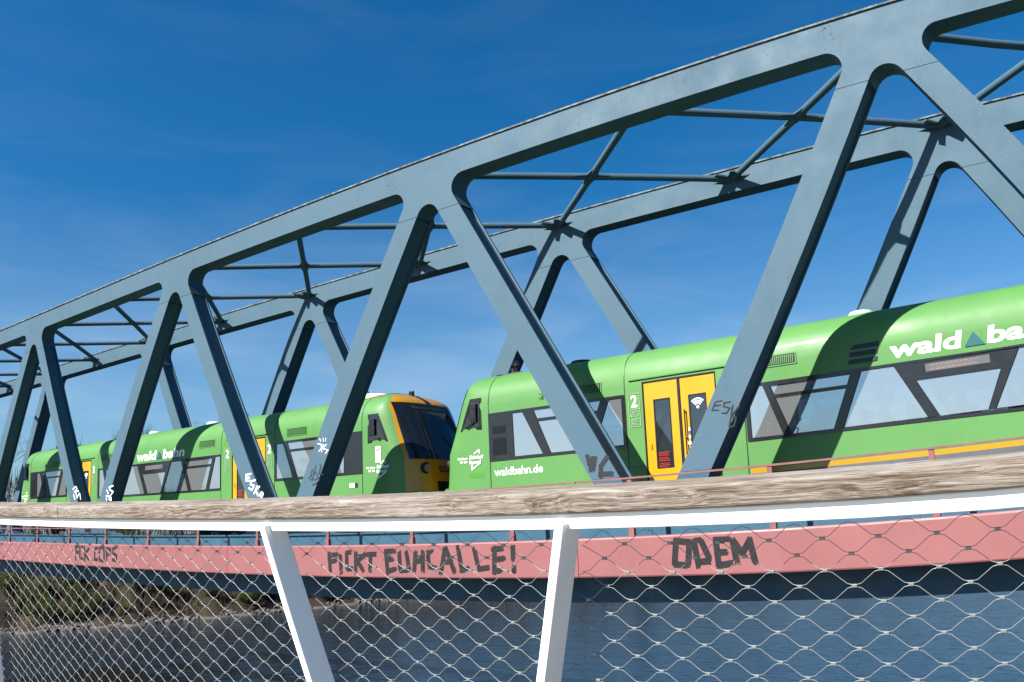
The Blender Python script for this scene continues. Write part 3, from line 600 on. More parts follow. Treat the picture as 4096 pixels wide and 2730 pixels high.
def pane_frame(mb, band, panes, yo, x0):
    """black band face around the panes: the band rectangle minus the panes, as strips between slanted sides"""
    t0, t1, h0, h1 = band
    hs = sorted(set([h0, h1] + [round(h, 4) for p in panes for _, h in p]))
    for a, b in zip(hs[:-1], hs[1:]):
        row = []
        for p in panes:
            (bl, br, tr, tl) = p; ph0, ph1 = bl[1], tl[1]
            if ph0 <= a + 1e-6 and ph1 >= b - 1e-6:
                f = lambda P, Q, h: P[0] + (Q[0] - P[0]) * (h - ph0) / (ph1 - ph0)
                row.append((f(bl, tl, a), f(br, tr, a), f(bl, tl, b), f(br, tr, b)))
        row.sort(); la = lb = t0
        for (ra, sa, rb, sb) in row:
            mb.add([(x0 + la, yo(la), .1 + a), (x0 + ra, yo(ra), .1 + a), (x0 + rb, yo(rb), .1 + b), (x0 + lb, yo(lb), .1 + b)], [(0, 1, 2, 3)]); la, lb = sa, sb
        mb.add([(x0 + la, yo(la), .1 + a), (x0 + t1, yo(t1), .1 + a), (x0 + t1, yo(t1), .1 + b), (x0 + lb, yo(lb), .1 + b)], [(0, 1, 2, 3)])
def text_print(x0, s, t0, t1, h0, h1, mt, root, parent, name, **k):
    V, F = fit_text(s, t0, t1, h0, h1, **k)
    mb = MB(); mb.add([(x0 + t, T0 + side_y(t, h) - (.005 if 2.3 < t < LEN - 2.3 else .012), .1 + h) for t, h in V], F)
    return mb.build(name, mt, root, parent=parent, fix=False)
def join_mb(dst, src): dst.add(src.v, src.f)
def vent(x0, t0, t1, h0, h1, root, body):
    mb = prints(x0, subrect(t0, t1, h0, h1, 1, 3), .004); o = mb.build('vent', M['black'], root, parent=body, fix=False)
    n = int((t1 - t0) / .042); mb = prints(x0, [p for i in range(n) for p in subrect(t0 + .02 + (t1 - t0 - .04) * i / n, t0 + .02 + (t1 - t0 - .04) * (i + .45) / n, h0 + .02, h1 - .02, 1, 2)] + outline(t0 - .02, t1 + .02, h0 - .02, h1 + .02, .025), .014)
    mb.build('vent_slats', M['green'], root, parent=body, fix=False)
def railcar(x0, label):
    R = thing('railcar', label, 'train', (x0 + LEN / 2, T0 + HW, .1), 'railcars coupled on the bridge')
    # --- body side sheets with window and door openings
    ts = sorted(set([2.16, LEN - 2.16] + [v for q in HOLES for v in q[:2]] + [2.16 + (LEN - 4.32) * i / 24 for i in range(25)]))
    hs = sorted(set([.35, .72, .765, .855, 1.1] + [v for q in HOLES for v in q[2:]] + [2.75, 2.9, 3.05, 3.2, 3.32, 3.42, 3.5, 3.57, 3.63, 3.68, 3.715, 3.738, 3.75, 3.753]))
    mb = MB(); top = []
    for far in (0, 1):
        idx = {}
        for i, t in enumerate(ts):
            for j, h in enumerate(hs):
                y = ys(h); y = 2 * HW - y if far else y
                idx[i, j] = len(mb.v); mb.v.append((x0 + t, T0 + y, .1 + h))
        for i in range(len(ts) - 1):
            for j in range(len(hs) - 1):
                tm, hm = (ts[i] + ts[i + 1]) / 2, (hs[j] + hs[j + 1]) / 2
                if any(q[0] < tm < q[1] and q[2] < hm < q[3] for q in HOLES): continue
                f = (idx[i, j], idx[i + 1, j], idx[i + 1, j + 1], idx[i, j + 1]); mid = 8.64 < tm < 16.86
                mb.f.append(f if not far else f[::-1]); mb.m.append(2 if hm < .765 and mid else (1 if (hm < .855 and mid) else 0))
    # --- noses
    nh = [.5] + [.75, .95, 1.15, 1.35, 1.6, 1.83, 2.05, 2.26, 2.5, 2.75, 2.95, 3.1, 3.22, 3.32, 3.42, 3.5, 3.57, 3.63, 3.68, 3.715, 3.738, 3.75, 3.753]; NTH = 14
    for end in (0, 1):
        for far in (0, 1):
            b = len(mb.v); n = NTH + 2
            for h in nh:
                w = HW - ys(h); a = ta(h); f0 = tf(h); pts = [(2.16, w)]
                for q in range(NTH + 1):
                    an = math.pi / 2 * q / NTH; cu = max(0., math.cos(an)) ** (2 / NN); su = math.sin(an) ** (2 / NN)
                    pts.append((f0 + a * (1 - su), w * cu))
                for t, ww in pts:
                    y = HW + ww if far else HW - ww
                    mb.v.append((x0 + (LEN - t if end else t), T0 + y, .1 + h))
            for i in range(len(nh) - 1):
                for j in range(n - 1):
                    f = (b + i * n + j, b + i * n + j + 1, b + (i + 1) * n + j + 1, b + (i + 1) * n + j)
                    flip = (end == 0) != (far == 1)
                    mb.f.append(f[::-1] if flip else f); mb.m.append(0)
    body = mb.build('body', [M['green'], M['orange'], M['grey']], R, smooth=True, fix=False, angle=50)
    # --- lining, floor, ceiling, partitions, seats
    mb = MB(); mb.box(x0 + 2.3, x0 + LEN - 2.3, T0 + .12, T0 + 2 * HW - .12, .1 + 2.86, .1 + 2.9, 12); mb.box(x0 + 2.3, x0 + LEN - 2.3, T0 + .12, T0 + 2 * HW - .12, .1 + .66, .1 + .70, 12)
    for t in (2.22, 23.25): mb.box(x0 + t, x0 + t + .03, T0 + .1, T0 + 2 * HW - .1, .1 + .7, .1 + 2.86)
    for t in (6.1, 8.3, 17.2, 19.35):
        mb.box(x0 + t, x0 + t + .03, T0 + .1, T0 + .95, .1 + .7, .1 + 2.1); mb.box(x0 + t, x0 + t + .03, T0 + 1.95, T0 + 2 * HW - .1, .1 + .7, .1 + 2.1)
    mb.build('interior', M['inside'], R)
    for t in list(np.arange(9.0, 16.6, .92)) + [3.3, 4.2, 5.1, 20.2, 21.1, 22.0]:
        hf = .72 if 8 < t < 17 else .95
        for yy in (.12, 1.85):
            mb = MB(); mb.box(x0 + t, x0 + t + .09, T0 + yy, T0 + yy + .92, .1 + hf, .1 + hf + 1.08); mb.box(x0 + t + .09, x0 + t + .5, T0 + yy, T0 + yy + .92, .1 + hf + .3, .1 + hf + .44); mb.build('seat_row', M['seat'], R, bevel=.03)
    # --- window bands
    ep = end_panes(); cp = centre_panes(); em = [mir(p) for p in ep]; em = [[p[0], p[1], p[2], p[3]] for p in em]
    fixq = lambda p: [p[0], p[1], p[2], p[3]]
    def order(p):
        s = sorted(p, key=lambda q: q[1]); lo = sorted(s[:2]); hi = sorted(s[2:]); return [lo[0], lo[1], hi[1], hi[0]]
    sets = [(BANDE, [order(p) for p in ep]), (BANDC, [order(p) for p in cp]), ((LEN - 5.86, LEN - 2.16, 1.55, 2.67), [order(p) for p in em])]
    for bi, (band, panes) in enumerate(sets):
        mb = MB(); pane_frame(mb, band, panes, lambda t: T0 - .012, x0)
        t0, t1, h0, h1 = band
        for q in ((t0, t1, h0 - .012, h0), (t0, t1, h1, h1 + .012), (t0 - .012, t0, h0, h1), (t1, t1 + .012, h0, h1)): mb.box(x0 + q[0], x0 + q[1], T0 - .012, T0 + .05, .1 + q[2], .1 + q[3])
        wb = mb.build('window_band', M['frame'], R, fix=False)
        for p in panes:
            m2 = MB(); m2.add([(x0 + t, T0 + .004, .1 + h) for t, h in p], [(0, 1, 2, 3)]); m2.build('pane', M['pane'], R, parent=wb, fix=False)
            m3 = MB(); w = .022
            for i in range(4):
                a = np.array(p[i]); b = np.array(p[(i + 1) % 4]); c = np.mean(p, 0); ai = a + (c - a) * w; bi_ = b + (c - b) * w
                m3.add([(x0 + a[0], T0 - .016, .1 + a[1]), (x0 + b[0], T0 - .016, .1 + b[1]), (x0 + bi_[0], T0 - .002, .1 + bi_[1]), (x0 + ai[0], T0 - .002, .1 + ai[1])], [(0, 1, 2, 3)])
            m3.build('pane_seal', M['black'], R, parent=wb, fix=False)
        mb = MB(); pane_frame(mb, band, panes, lambda t: T0 + 2 * HW + .012, x0); mb.f = [f[::-1] for f in mb.f]
        fb = mb.build('window_band', M['frame'], R, fix=False)
        mb = MB()
        for p in panes: mb.add([(x0 + t, T0 + 2 * HW - .004, .1 + h) for t, h in p], [(3, 2, 1, 0)])
        mb.build('pane', M['pane'], R, parent=fb, fix=False)
        if bi != 1:
            g = (lambda t: t) if bi == 0 else (lambda t: LEN - t)
            if bi == 0 :
                for (h0, h1) in ((2.17, 2.38), (1.67, 2.10)):
                    m4 = prints(x0, [rect(2.25, 2.67, h0, h1)], .014); gp = m4.build('engine_grille', M['black'], R, fix=False)
                    m4 = prints(x0, [rect(2.27 + i * .021, 2.28 + i * .021, h0 + .02, h1 - .02) for i in range(19)], .022); m4.build('grille_slats', M['frame'], R, parent=gp, fix=False)
    # display behind the glass
    mb = MB(); mb.add([(x0 + t, T0 - .0145, .1 + h) for t, h in rect(12.24, 13.41, 2.275, 2.42)], [(0, 1, 2, 3)]); dp = mb.build('destination_display', M['grey'], R, fix=False)
    V, F = fit_text('Plattling', 12.32, 13.3, 2.31, 2.385); mb = MB()
    mb = prints(x0, [rect(12.33 + .09 * i + random.uniform(0, .02), 12.33 + .09 * i + .06, 2.375, 2.386) for i in range(10)] + [rect(12.33 + .1 * i, 12.33 + .1 * i + .07, 2.302, 2.313) for i in range(9)], .018); mb.build('display_line', M['orange_lit'], R, parent=dp, fix=False)
    # --- doors
    for d0 in (6.33, LEN - 8.01):
        for leaf in (0, 1):
            a = d0 + (.012 if leaf == 0 else .87); b = a + .80; w0, w1 = (a + .23, a + .60) if leaf == 0 else (a + .19, a + .57); g0, g1 = 1.05, 2.48
            y = T0 + .018; mb = MB()
            for q in ((a, b, .73, g0), (a, b, g1, 2.87), (a, w0, g0, g1), (w1, b, g0, g1)): mb.add([(x0 + t, y, .1 + h) for t, h in rect(*q)], [(0, 1, 2, 3)])
            do = mb.build('door', M['yellow'], R, fix=False)
            mb = MB(); mb.add([(x0 + t, y + .006, .1 + h) for t, h in rect(w0, w1, g0, g1)], [(0, 1, 2, 3)]); mb.build('door_window', M['doorglass'], R, parent=do, fix=False)
            mb = MB(); [mb.add([(x0 + t, y - .004, .1 + h) for t, h in q], [(0, 1, 2, 3)]) for q in outline(w0 - .015, w1 + .015, g0 - .015, g1 + .015, .03)]; mb.build('window_seal', M['black'], R, parent=do, fix=False)
            if leaf == 0:
                mb = MB()
                for gi, hh in enumerate((1.36, 1.25, 1.13)):
                    for li in range(3): mb.add([(x0 + t, y + .001, .1 + h) for t, h in rect(w0 + .03, w0 + .03 + (.27, .22, .25)[(li + gi) % 3], hh - li * .032, hh - li * .032 + .012)], [(0, 1, 2, 3)])
                mb.build('red_notice', M['red'], R, parent=do, fix=False)
                mb = MB(); mb.box(x0 + a + .10, x0 + a + .13, y - .02, y + .002, .1 + 1.45, .1 + 1.56); mb.build('lock', M['orange'], R, parent=do)
            else:
                mb = MB(); mb.tube([(x0 + a + .09, y - .05, .1 + 1.0), (x0 + a + .09, y - .05, .1 + 2.2)], .014, 6)
                for h in (1.05, 1.6, 2.15): mb.box(x0 + a + .08, x0 + a + .10, y - .05, y + .002, .1 + h - .012, .1 + h + .012)
                mb.build('door_handle', M['black'], R, parent=do)
                mb = MB(); mb.tube([(x0 + a + .15, y - .02, .1 + 1.50), (x0 + a + .15, y + .002, .1 + 1.50)], .04, 14); mb.build('door_button', M['roofgrey'], R, parent=do)
                for h, mt in ((1.60, 'print_white'), (1.69, 'blue_print'), (1.76, 'print_white')):
                    mb = MB(); mb.add([(x0 + t, y - .003, .1 + hh) for t, hh in rect(a + .13, a + .185, h, h + .055)], [(0, 1, 2, 3)]); mb.build('door_sticker', M[mt], R, parent=do, fix=False)
                cx, ch = (w0 + w1) / 2, 2.22; mb = MB()
                mb.add([(x0 + cx + .03 * math.cos(k * .524), y + .001, .1 + ch + .03 * math.sin(k * .524)) for k in range(12)], [tuple(range(12))])
                for rr in (.075, .125, .175):
                    P = [(cx + rr * math.cos(math.pi * (.25 + .5 * k / 8)), ch + rr * math.sin(math.pi * (.25 + .5 * k / 8))) for k in range(9)]
                    for iq, q in enumerate(ribbon(P, .028)): mb.add([(x0 + t, y + .0012 - .0008 * (iq % 2), .1 + h) for t, h in q], [(0, 1, 2, 3)])
                mb.build('wireless_symbol', M['print_white'], R, parent=do, fix=False)
        mb = MB(); [mb.box(x0 + q[0], x0 + q[1], T0 - .004, T0 + .06, .1 + q[2], .1 + q[3]) for q in ((d0 - .015, d0 + .012, .72, 2.88), (d0 + 1.67, d0 + 1.70, .72, 2.88), (d0 - .015, d0 + 1.7, 2.872, 2.90), (d0 + .815, d0 + .868, .73, 2.87), (d0 - .015, d0 + 1.7, .70, .73))]; mb.build('door_seal', M['black'], R)
        mb = MB(); mb.box(x0 + d0 - .33, x0 + d0 + 1.95, T0 - .03, T0 + .03, .1 + 2.955, .1 + 2.985, 4); mb.build('drip_rail', M['green'], R)
        mb = MB(); [mb.add([(x0 + t, T0 + 2 * HW - .01, .1 + h) for t, h in q], [(3, 2, 1, 0)]) for q in (rect(d0, d0 + .23, .72, 2.88), rect(d0 + .6, d0 + 1.06, .72, 2.88), rect(d0 + 1.44, d0 + 1.68, .72, 2.88), rect(d0 + .23, d0 + .6, .72, 1.05), rect(d0 + .23, d0 + .6, 2.48, 2.88), rect(d0 + 1.06, d0 + 1.44, .72, 1.05), rect(d0 + 1.06, d0 + 1.44, 2.48, 2.88))]
        fd_ = mb.build('door', M['yellow'], R, fix=False)
        mb = MB(); [mb.add([(x0 + t, T0 + 2 * HW - .012, .1 + h) for t, h in q], [(3, 2, 1, 0)]) for q in (rect(d0 + .23, d0 + .6, 1.05, 2.48), rect(d0 + 1.06, d0 + 1.44, 1.05, 2.48))]; mb.build('door_window', M['doorglass'], R, parent=fd_, fix=False)
    # --- seams between the body sections
    for t in (2.16, 5.89, 8.60, LEN - 8.60, LEN - 5.89, LEN - 2.16):
        mb = MB(); mb.loft([[(x0 + t - .009, T0 + ys(h) - .006, .1 + h), (x0 + t + .009, T0 + ys(h) - .006, .1 + h), (x0 + t + .009, T0 + ys(h) + .03, .1 + h), (x0 + t - .009, T0 + ys(h) + .03, .1 + h)] for h in [.4 + (3.0 - .4) * i / 6 for i in range(7)] + [3.1, 3.2, 3.3, 3.4, 3.5, 3.57, 3.63, 3.68, 3.715, 3.738, 3.75]])
        mb.build('body_seam', M['black'], R)
    mb = prints(x0, [rect(5.91, 6.32, 1.115, 1.122), rect(19.18, 19.6, 1.115, 1.122)], .003); mb.build('panel_line', M['black'], R, fix=False)
    # --- vents, knobs
    for t in (4.44, 8.90, 15.66, LEN - 5.30): vent(x0, t, t + .86, 2.82, 3.02, R, body)
    for t in (3.64, LEN - 3.77):
        mb = prints(x0, outline(t, t + .13, 2.84, 2.99, .012), .012); kb = mb.build('filler_cap', M['green'], R, fix=False)
        mb = MB(); mb.tube([(x0 + t + .065, T0 - .03, .1 + 2.915), (x0 + t + .065, T0 + .03, .1 + 2.915)], .045, 12); mb.build('cap_knob', M['green'], R, parent=kb)
    # --- lettering
    text_print(x0, 'wald', 11.62, 12.98, 2.61, 2.93, M['print_white'], R, body, 'lettering', shear=.12, bold=.03)
    text_print(x0, 'bahn', 13.40, 14.78, 2.61, 2.93, M['print_white'], R, body, 'lettering', shear=.12, bold=.03)
    mb = prints(x0, [[(12.99, 2.615), (13.37, 2.615), (13.18, 2.87)]], .016); mb.build('triangle_logo', M['teal'], R, parent=body, fix=False)
    text_print(x0, 'waldbahn.de', 2.28, 3.66, 1.19, 1.38, M['print_white'], R, body, 'lettering', bold=.008)
    bars = []
    for h0, h1, a, b in ((2.89, 2.975, 10.86, 11.40), (2.755, 2.84, 10.83, 11.37), (2.62, 2.70, 10.80, 11.35)): bars += [[(a, h0), (b, h0), (b + .03, h1), (a + .09 if h0 > 2.8 else a + .02, h1)]]
    mb = prints(x0, bars, .016); mb.build('stripe_logo', M['navy'], R, parent=body, fix=False)
    for t in (5.97, 8.12, LEN - 6.25 - .02, LEN - 8.40):
        pol = outline(t, t + .28, 1.96, 2.68, .012) + [rect(t + .012, t + .268, 2.33, 2.342)]
        for (a, b, c, d) in ((.04, .12, 2.18, 2.30), (.15, .24, 2.18, 2.30)): pol += outline(t + a, t + b, c, d, .01)
        pol += [rect(t + .04 + random.uniform(0, .03), t + .24 - random.uniform(0, .05), 2.0 + .03 * i, 2.014 + .03 * i) for i in range(5)]
        pol += [[(t + .05, 2.19), (t + .075, 2.19), (t + .105, 2.29), (t + .095, 2.295)]]
        mb = prints(x0, pol, .013); mb.build('class_panel', M['print_grey'], R, parent=body, fix=False)
        text_print(x0, '2', t + .06, t + .21, 2.38, 2.645, M['print_white'], R, body, 'class_number', bold=.02)
    for t, sg in ((1.14, 0), (LEN - 2.01, 1)):
        text_print(x0, 'Wir fahren', t, t + .34, 1.64, 1.705, M['print_white'], R, body, 'lettering', bold=.015, shear=.15)
        text_print(x0, 'f\u00fcr das', t + .09, t + .33, 1.56, 1.625, M['print_white'], R, body, 'lettering', bold=.015, shear=.15)
        text_print(x0, 'Bahnland', t + .40, t + .82, 1.64, 1.735, M['print_white'], R, body, 'lettering', bold=.02, shear=.15)
        text_print(x0, 'Bayern', t + .39, t + .68, 1.50, 1.61, M['print_white'], R, body, 'lettering', bold=.02, shear=.15)
        mb = prints(x0, ribbon([(t + .55, 1.77), (t + .69, 1.85), (t + .71, 1.77)], .03) + ribbon([(t + .46, 1.49), (t + .47, 1.39), (t + .73, 1.54), (t + .73, 1.60)], .03), .012, .0012); mb.build('bracket_logo', M['print_white'], R, parent=body, fix=False)
    mb = prints(x0, [rect(1.52, 1.97, 1.19, 1.30)], .004); mb.build('paint_patch', M['orange_green'], R, parent=body, fix=False)
    t = LEN - 1.65
    mb = prints(x0, subrect(t, t + .19, 1.80, 2.22), .013); lg = mb.build('sponsor_sticker', M['print_white'], R, parent=body, fix=False)
    mb = prints(x0, [[(t + .01, 2.12), (t + .09, 2.14), (t + .18, 2.18), (t + .18, 2.195), (t + .09, 2.157), (t + .01, 2.138)]], .016); mb.build('sticker_wave', M['red'], R, parent=body, fix=False)
    mb = prints(x0, [[(t + .01, 2.09), (t + .09, 2.11), (t + .18, 2.15), (t + .18, 2.165), (t + .09, 2.127), (t + .01, 2.108)]], .016); mb.build('sticker_wave', M['blue_print'], R, parent=body, fix=False)
    mb = prints(x0, outline(t + .03, t + .16, 1.85, 1.95, .012) + [rect(t + .06, t + .07, 1.85, 1.93), rect(t + .11, t + .12, 1.85, 1.93)], .016); mb.build('sticker_print', M['navy'], R, parent=body, fix=False)
    mb = prints(x0, [rect(22.84, 23.04, 1.19, 1.31)], .012); mb.build('data_sticker', M['print_white'], R, parent=body, fix=False)
    mb = prints(x0, [rect(23.04, 23.15, 1.19, 1.31)], .012); mb.build('data_sticker', M['navy'], R, parent=body, fix=False)
    # --- cab ends
    for end in (0, 1):
        X = (lambda t: x0 + LEN - t) if end else (lambda t: x0 + t)
        sx = -1 if end else 1
        cw = [(1.24, 2.33), (1.37, 2.64), (1.57, 3.10), (1.94, 3.10), (1.94, 2.33)]
        for sc, off, mt, nm in ((1, .012, 'black', 'cab_window'), (.84, .022, 'cabglass', 'cab_glass')):
            c = np.mean(cw, 0); pl = [tuple(c + (np.array(p) - c) * sc) for p in cw]; mb = MB()
            mb.add([(X(t), T0 + side_y(t, h) - off, .1 + h) for t, h in pl] + [(X(c[0]), T0 + side_y(c[0], c[1]) - off, .1 + c[1])], [(i, (i + 1) % 5, 5) for i in range(5)])
            o = mb.build(nm, M[mt], R, parent=None if sc == 1 else cabw, fix=True)
            if sc == 1: cabw = o
        mb = MB(); mb.box(min(X(1.62), X(1.82)), max(X(1.62), X(1.82)), T0 - .075, T0 - .03, .1 + 2.52, .1 + 2.96); mb.tube([(X(1.72), T0 - .05, .1 + 2.5), (X(1.50), T0 - .06, .1 + 2.42), (X(1.45), T0 + .05, .1 + 2.40)], .018, 6); mb.build('mirror', M['black'], R, bevel=.02)
        def front(ylo, yhi, h0, h1, ny, nhh, off):
            mb = MB(); g = []
            for j in range(nhh + 1):
                h = h0 + (h1 - h0) * j / nhh; a = ylo(h) if callable(ylo) else ylo; b = yhi(h) if callable(yhi) else yhi
                g.append([(X(front_t(a + (b - a) * i / ny, h) - off), T0 + a + (b - a) * i / ny, .1 + h) for i in range(ny + 1)])
            mb.loft(g, cap=False, closed=False); return mb
        yl = lambda h: max(ys(h) + .09, float(np.interp(h, [.5, 1.2, 3.3, 3.6, 3.8], [.17, .17, .20, .42, 1.1]) if end else np.interp(h, [.5, 1.2, 3.3, 3.6, 3.8], [.6, .6, .62, .8, 1.3])))
        yr = lambda h: 2 * HW - yl(h)
        mb = front(yl, yr, 1.0, 3.742, 24, 34, .010)
        g = []
        for j in range(4 if end else 0):                      # roof part of the orange cover
            t = 1.8 + .9 * j / 3; yy = [.42 + (2.06) * i / 14 for i in range(15)]
            def hh(y):
                lo, hi = 2.75, 3.753
                for _ in range(30):
                    m_ = (lo + hi) / 2
                    if ys(m_) < min(y, 2 * HW - y): lo = m_
                    else: hi = m_
                return lo
            g.append([(X(t), T0 + y, .1 + hh(y) + .012) for y in yy])
        if g: mb.loft(g, cap=False, closed=False)
        mb.build('front_cover', M['orange'], R, smooth=True)
        ws = lambda h: max(.26, ys(h) + .10); wsr = lambda h: 2 * HW - ws(h)
        wsn = front(ws, wsr, 1.84, 3.40, 20, 14, .024).build('windscreen', M['screen'], R, smooth=True)
        front(lambda h: .62, lambda h: 2 * HW - .62, 3.18, 3.36, 12, 2, .028).build('front_display', M['black'], R, parent=wsn, smooth=True)
        if True:
            V, F = fit_text('Bayerisch Eisenstein', .75, 2.15, 3.22, 3.31); mb = MB(); mb.add([(X(front_t(y, h) - .031), T0 + (y if end else 2 * HW - y), .1 + h) for y, h in V], F); mb.build('front_lettering', M['led_off'], R, parent=wsn, fix=False)
        front(lambda h: HW - .09, lambda h: HW + .09, 3.42, 3.735, 2, 5, .02).build('aerial_cover', M['black'], R, smooth=True)
        mb = MB()
        wx = [(X(front_t(y, h) - .06), T0 + y, .1 + h) for y, h in ((2.0, 1.72), (2.0, 1.84), (1.75, 2.2), (1.55, 2.5))]; mb.tube(wx, .014, 6); mb.build('wiper', M['black'], R)
        for yy in (.62, 2 * HW - .62):
            tt = front_t(yy, 1.60); mb = MB(); mb.tube([(X(tt - .03), T0 + yy, .1 + 1.6), (X(tt + .10), T0 + yy, .1 + 1.6)], .155, 20); hl = mb.build('headlight', M['black'], R)
            mb = MB(); mb.tube([(X(tt - .045), T0 + yy, .1 + 1.6), (X(tt + .02), T0 + yy, .1 + 1.6)], .105, 20); mb.build('headlight_lens', M['lens'], R, parent=hl)
        front(1.0, 1.9, 1.50, 1.66, 8, 2, .022).build('front_grille', M['black'], R)
        for i in range(4): front(1.02, 1.88, 1.525 + .034 * i, 1.54 + .034 * i, 8, 1, .03).build('grille_bar', M['orange'], R)
        front(.9, 2.0, .9, 1.26, 8, 3, .016).build('coupler_recess', M['black'], R)
        mb = MB(); xa, xb = X(.45), X(-.22); mb.box(min(xa, xb), max(xa, xb), T0 + 1.15, T0 + 1.75, .1 + .78, .1 + 1.2); mb.tube([(X(.2), T0 + 1.45, .1 + 1.0), (X(-.24), T0 + 1.45, .1 + 1.0)], .25, 14); mb.build('coupler', M['black'], R, bevel=.03)
        for (a, b) in ((.22, 1.02), (1.88, 2.68)):
            mb = MB(); g = []
            for h, o_ in ((.48, .05), (.51, .0), (.97, .0), (1.0, .05)):
                g.append([(X(front_t(a + (b - a) * i / 6, h) - .13 + o_), T0 + a + (b - a) * i / 6, .1 + h) for i in range(7)] + [(X(1.1), T0 + b, .1 + h), (X(1.1), T0 + a + .1, .1 + h)])
            mb.loft(g); mb.build('bumper', M['green'], R)
    # --- roof fittings
    def dome(t, y, r, h, mt, nm):
        mb = MB(); z = .1 + 3.69; mb.loft([[(x0 + t + rr * math.cos(k * math.pi / 8), T0 + y + rr * math.sin(k * math.pi / 8), z + hh) for k in range(16)] for rr, hh in ((r, 0), (r, h * .45), (r * .86, h * .66), (r * .5, h * .76))]); mb.build(nm, mt, R, smooth=True, angle=35)
    dome(4.1, 1.2, .28, .2, M['navy'], 'roof_vent'); dome(10.85, 1.2, .26, .22, M['roofgrey'], 'roof_vent'); dome(14.7, 1.2, .26, .22, M['roofgrey'], 'roof_vent')
    dome(LEN - 2.75, 1.1, .45, .2, M['roofgrey'], 'roof_vent')
    for t, s in ((2.0, -1),):
        mb = MB(); y = T0 + 1.3; mb.tube([(x0 + t, y, 3.75), (x0 + t, y, 4.05), (x0 + t + .03, y, 4.14), (x0 + t + .12, y, 4.19)], .085, 12); mb.box(x0 + t - .38, x0 + t + .4, y - .25, y + .25, 3.86, 3.9); mb.build('exhaust_pipe', M['pipe'], R, smooth=True, angle=40)
    mb = MB(); mb.box(x0 + LEN - 1.75, x0 + LEN - 1.6, T0 + HW - .05, T0 + HW + .05, 3.8, 3.95); mb.build('horn', M['black'], R, bevel=.03)
    # --- running gear
    for c in (4.2, LEN - 4.2):
        for w in (-.9, .9):
            for yy in (.70, 2.20):
                mb = MB(); mb.tube([(x0 + c + w, T0 + yy - .06, .1 + .385), (x0 + c + w, T0 + yy + .06, .1 + .385)], .385, 20); mb.build('wheel', M['wheel'], R)
        for yy in (.45, 2.35): mb = MB(); mb.box(x0 + c - 1.5, x0 + c + 1.5, T0 + yy - .08, T0 + yy + .08, .1 + .30, .1 + .62); mb.box(x0 + c - .35, x0 + c + .35, T0 + yy - .14, T0 + yy + .14, .1 + .15, .1 + .45); mb.build('bogie_frame', M['dark_steel'], R)
    for a, b, z in ((7.4, 10.5, .28), (11, 14.2, .22), (14.8, 18, .3), (1.6, 2.3, .35), (23.2, 23.9, .35)):
        mb = MB(); mb.box(x0 + a, x0 + b, T0 + .25, T0 + 2 * HW - .25, .1 + z, .1 + .68); mb.build('underfloor_equipment', M['dark_steel'], R)
    return R
M['cabglass'] = glass('cab_side_glass', (.04, .045, .05), .07, .03)
M['lens'] = paint('headlight_lens', (.22, .22, .23), .15, .1, 5, coat=.6)
M['led_off'] = paint('unlit_display_dots', (.06, .075, .085), .5, .1, 5)
M['orange_lit'] = paint('orange_display_dots', (.4, .15, .08), .5, .1, 5)
M['orange_green'] = paint('repainted_green_patch', (.05, .21, .023), .35, .05, 2)
X1 = -15.44
car_a = railcar(X1, 'nearer green railcar, filling the right half of the bridge, with web address beside its cab')
car_b = railcar(X1 - LEN, 'farther green railcar on the left with its orange front facing the other car')

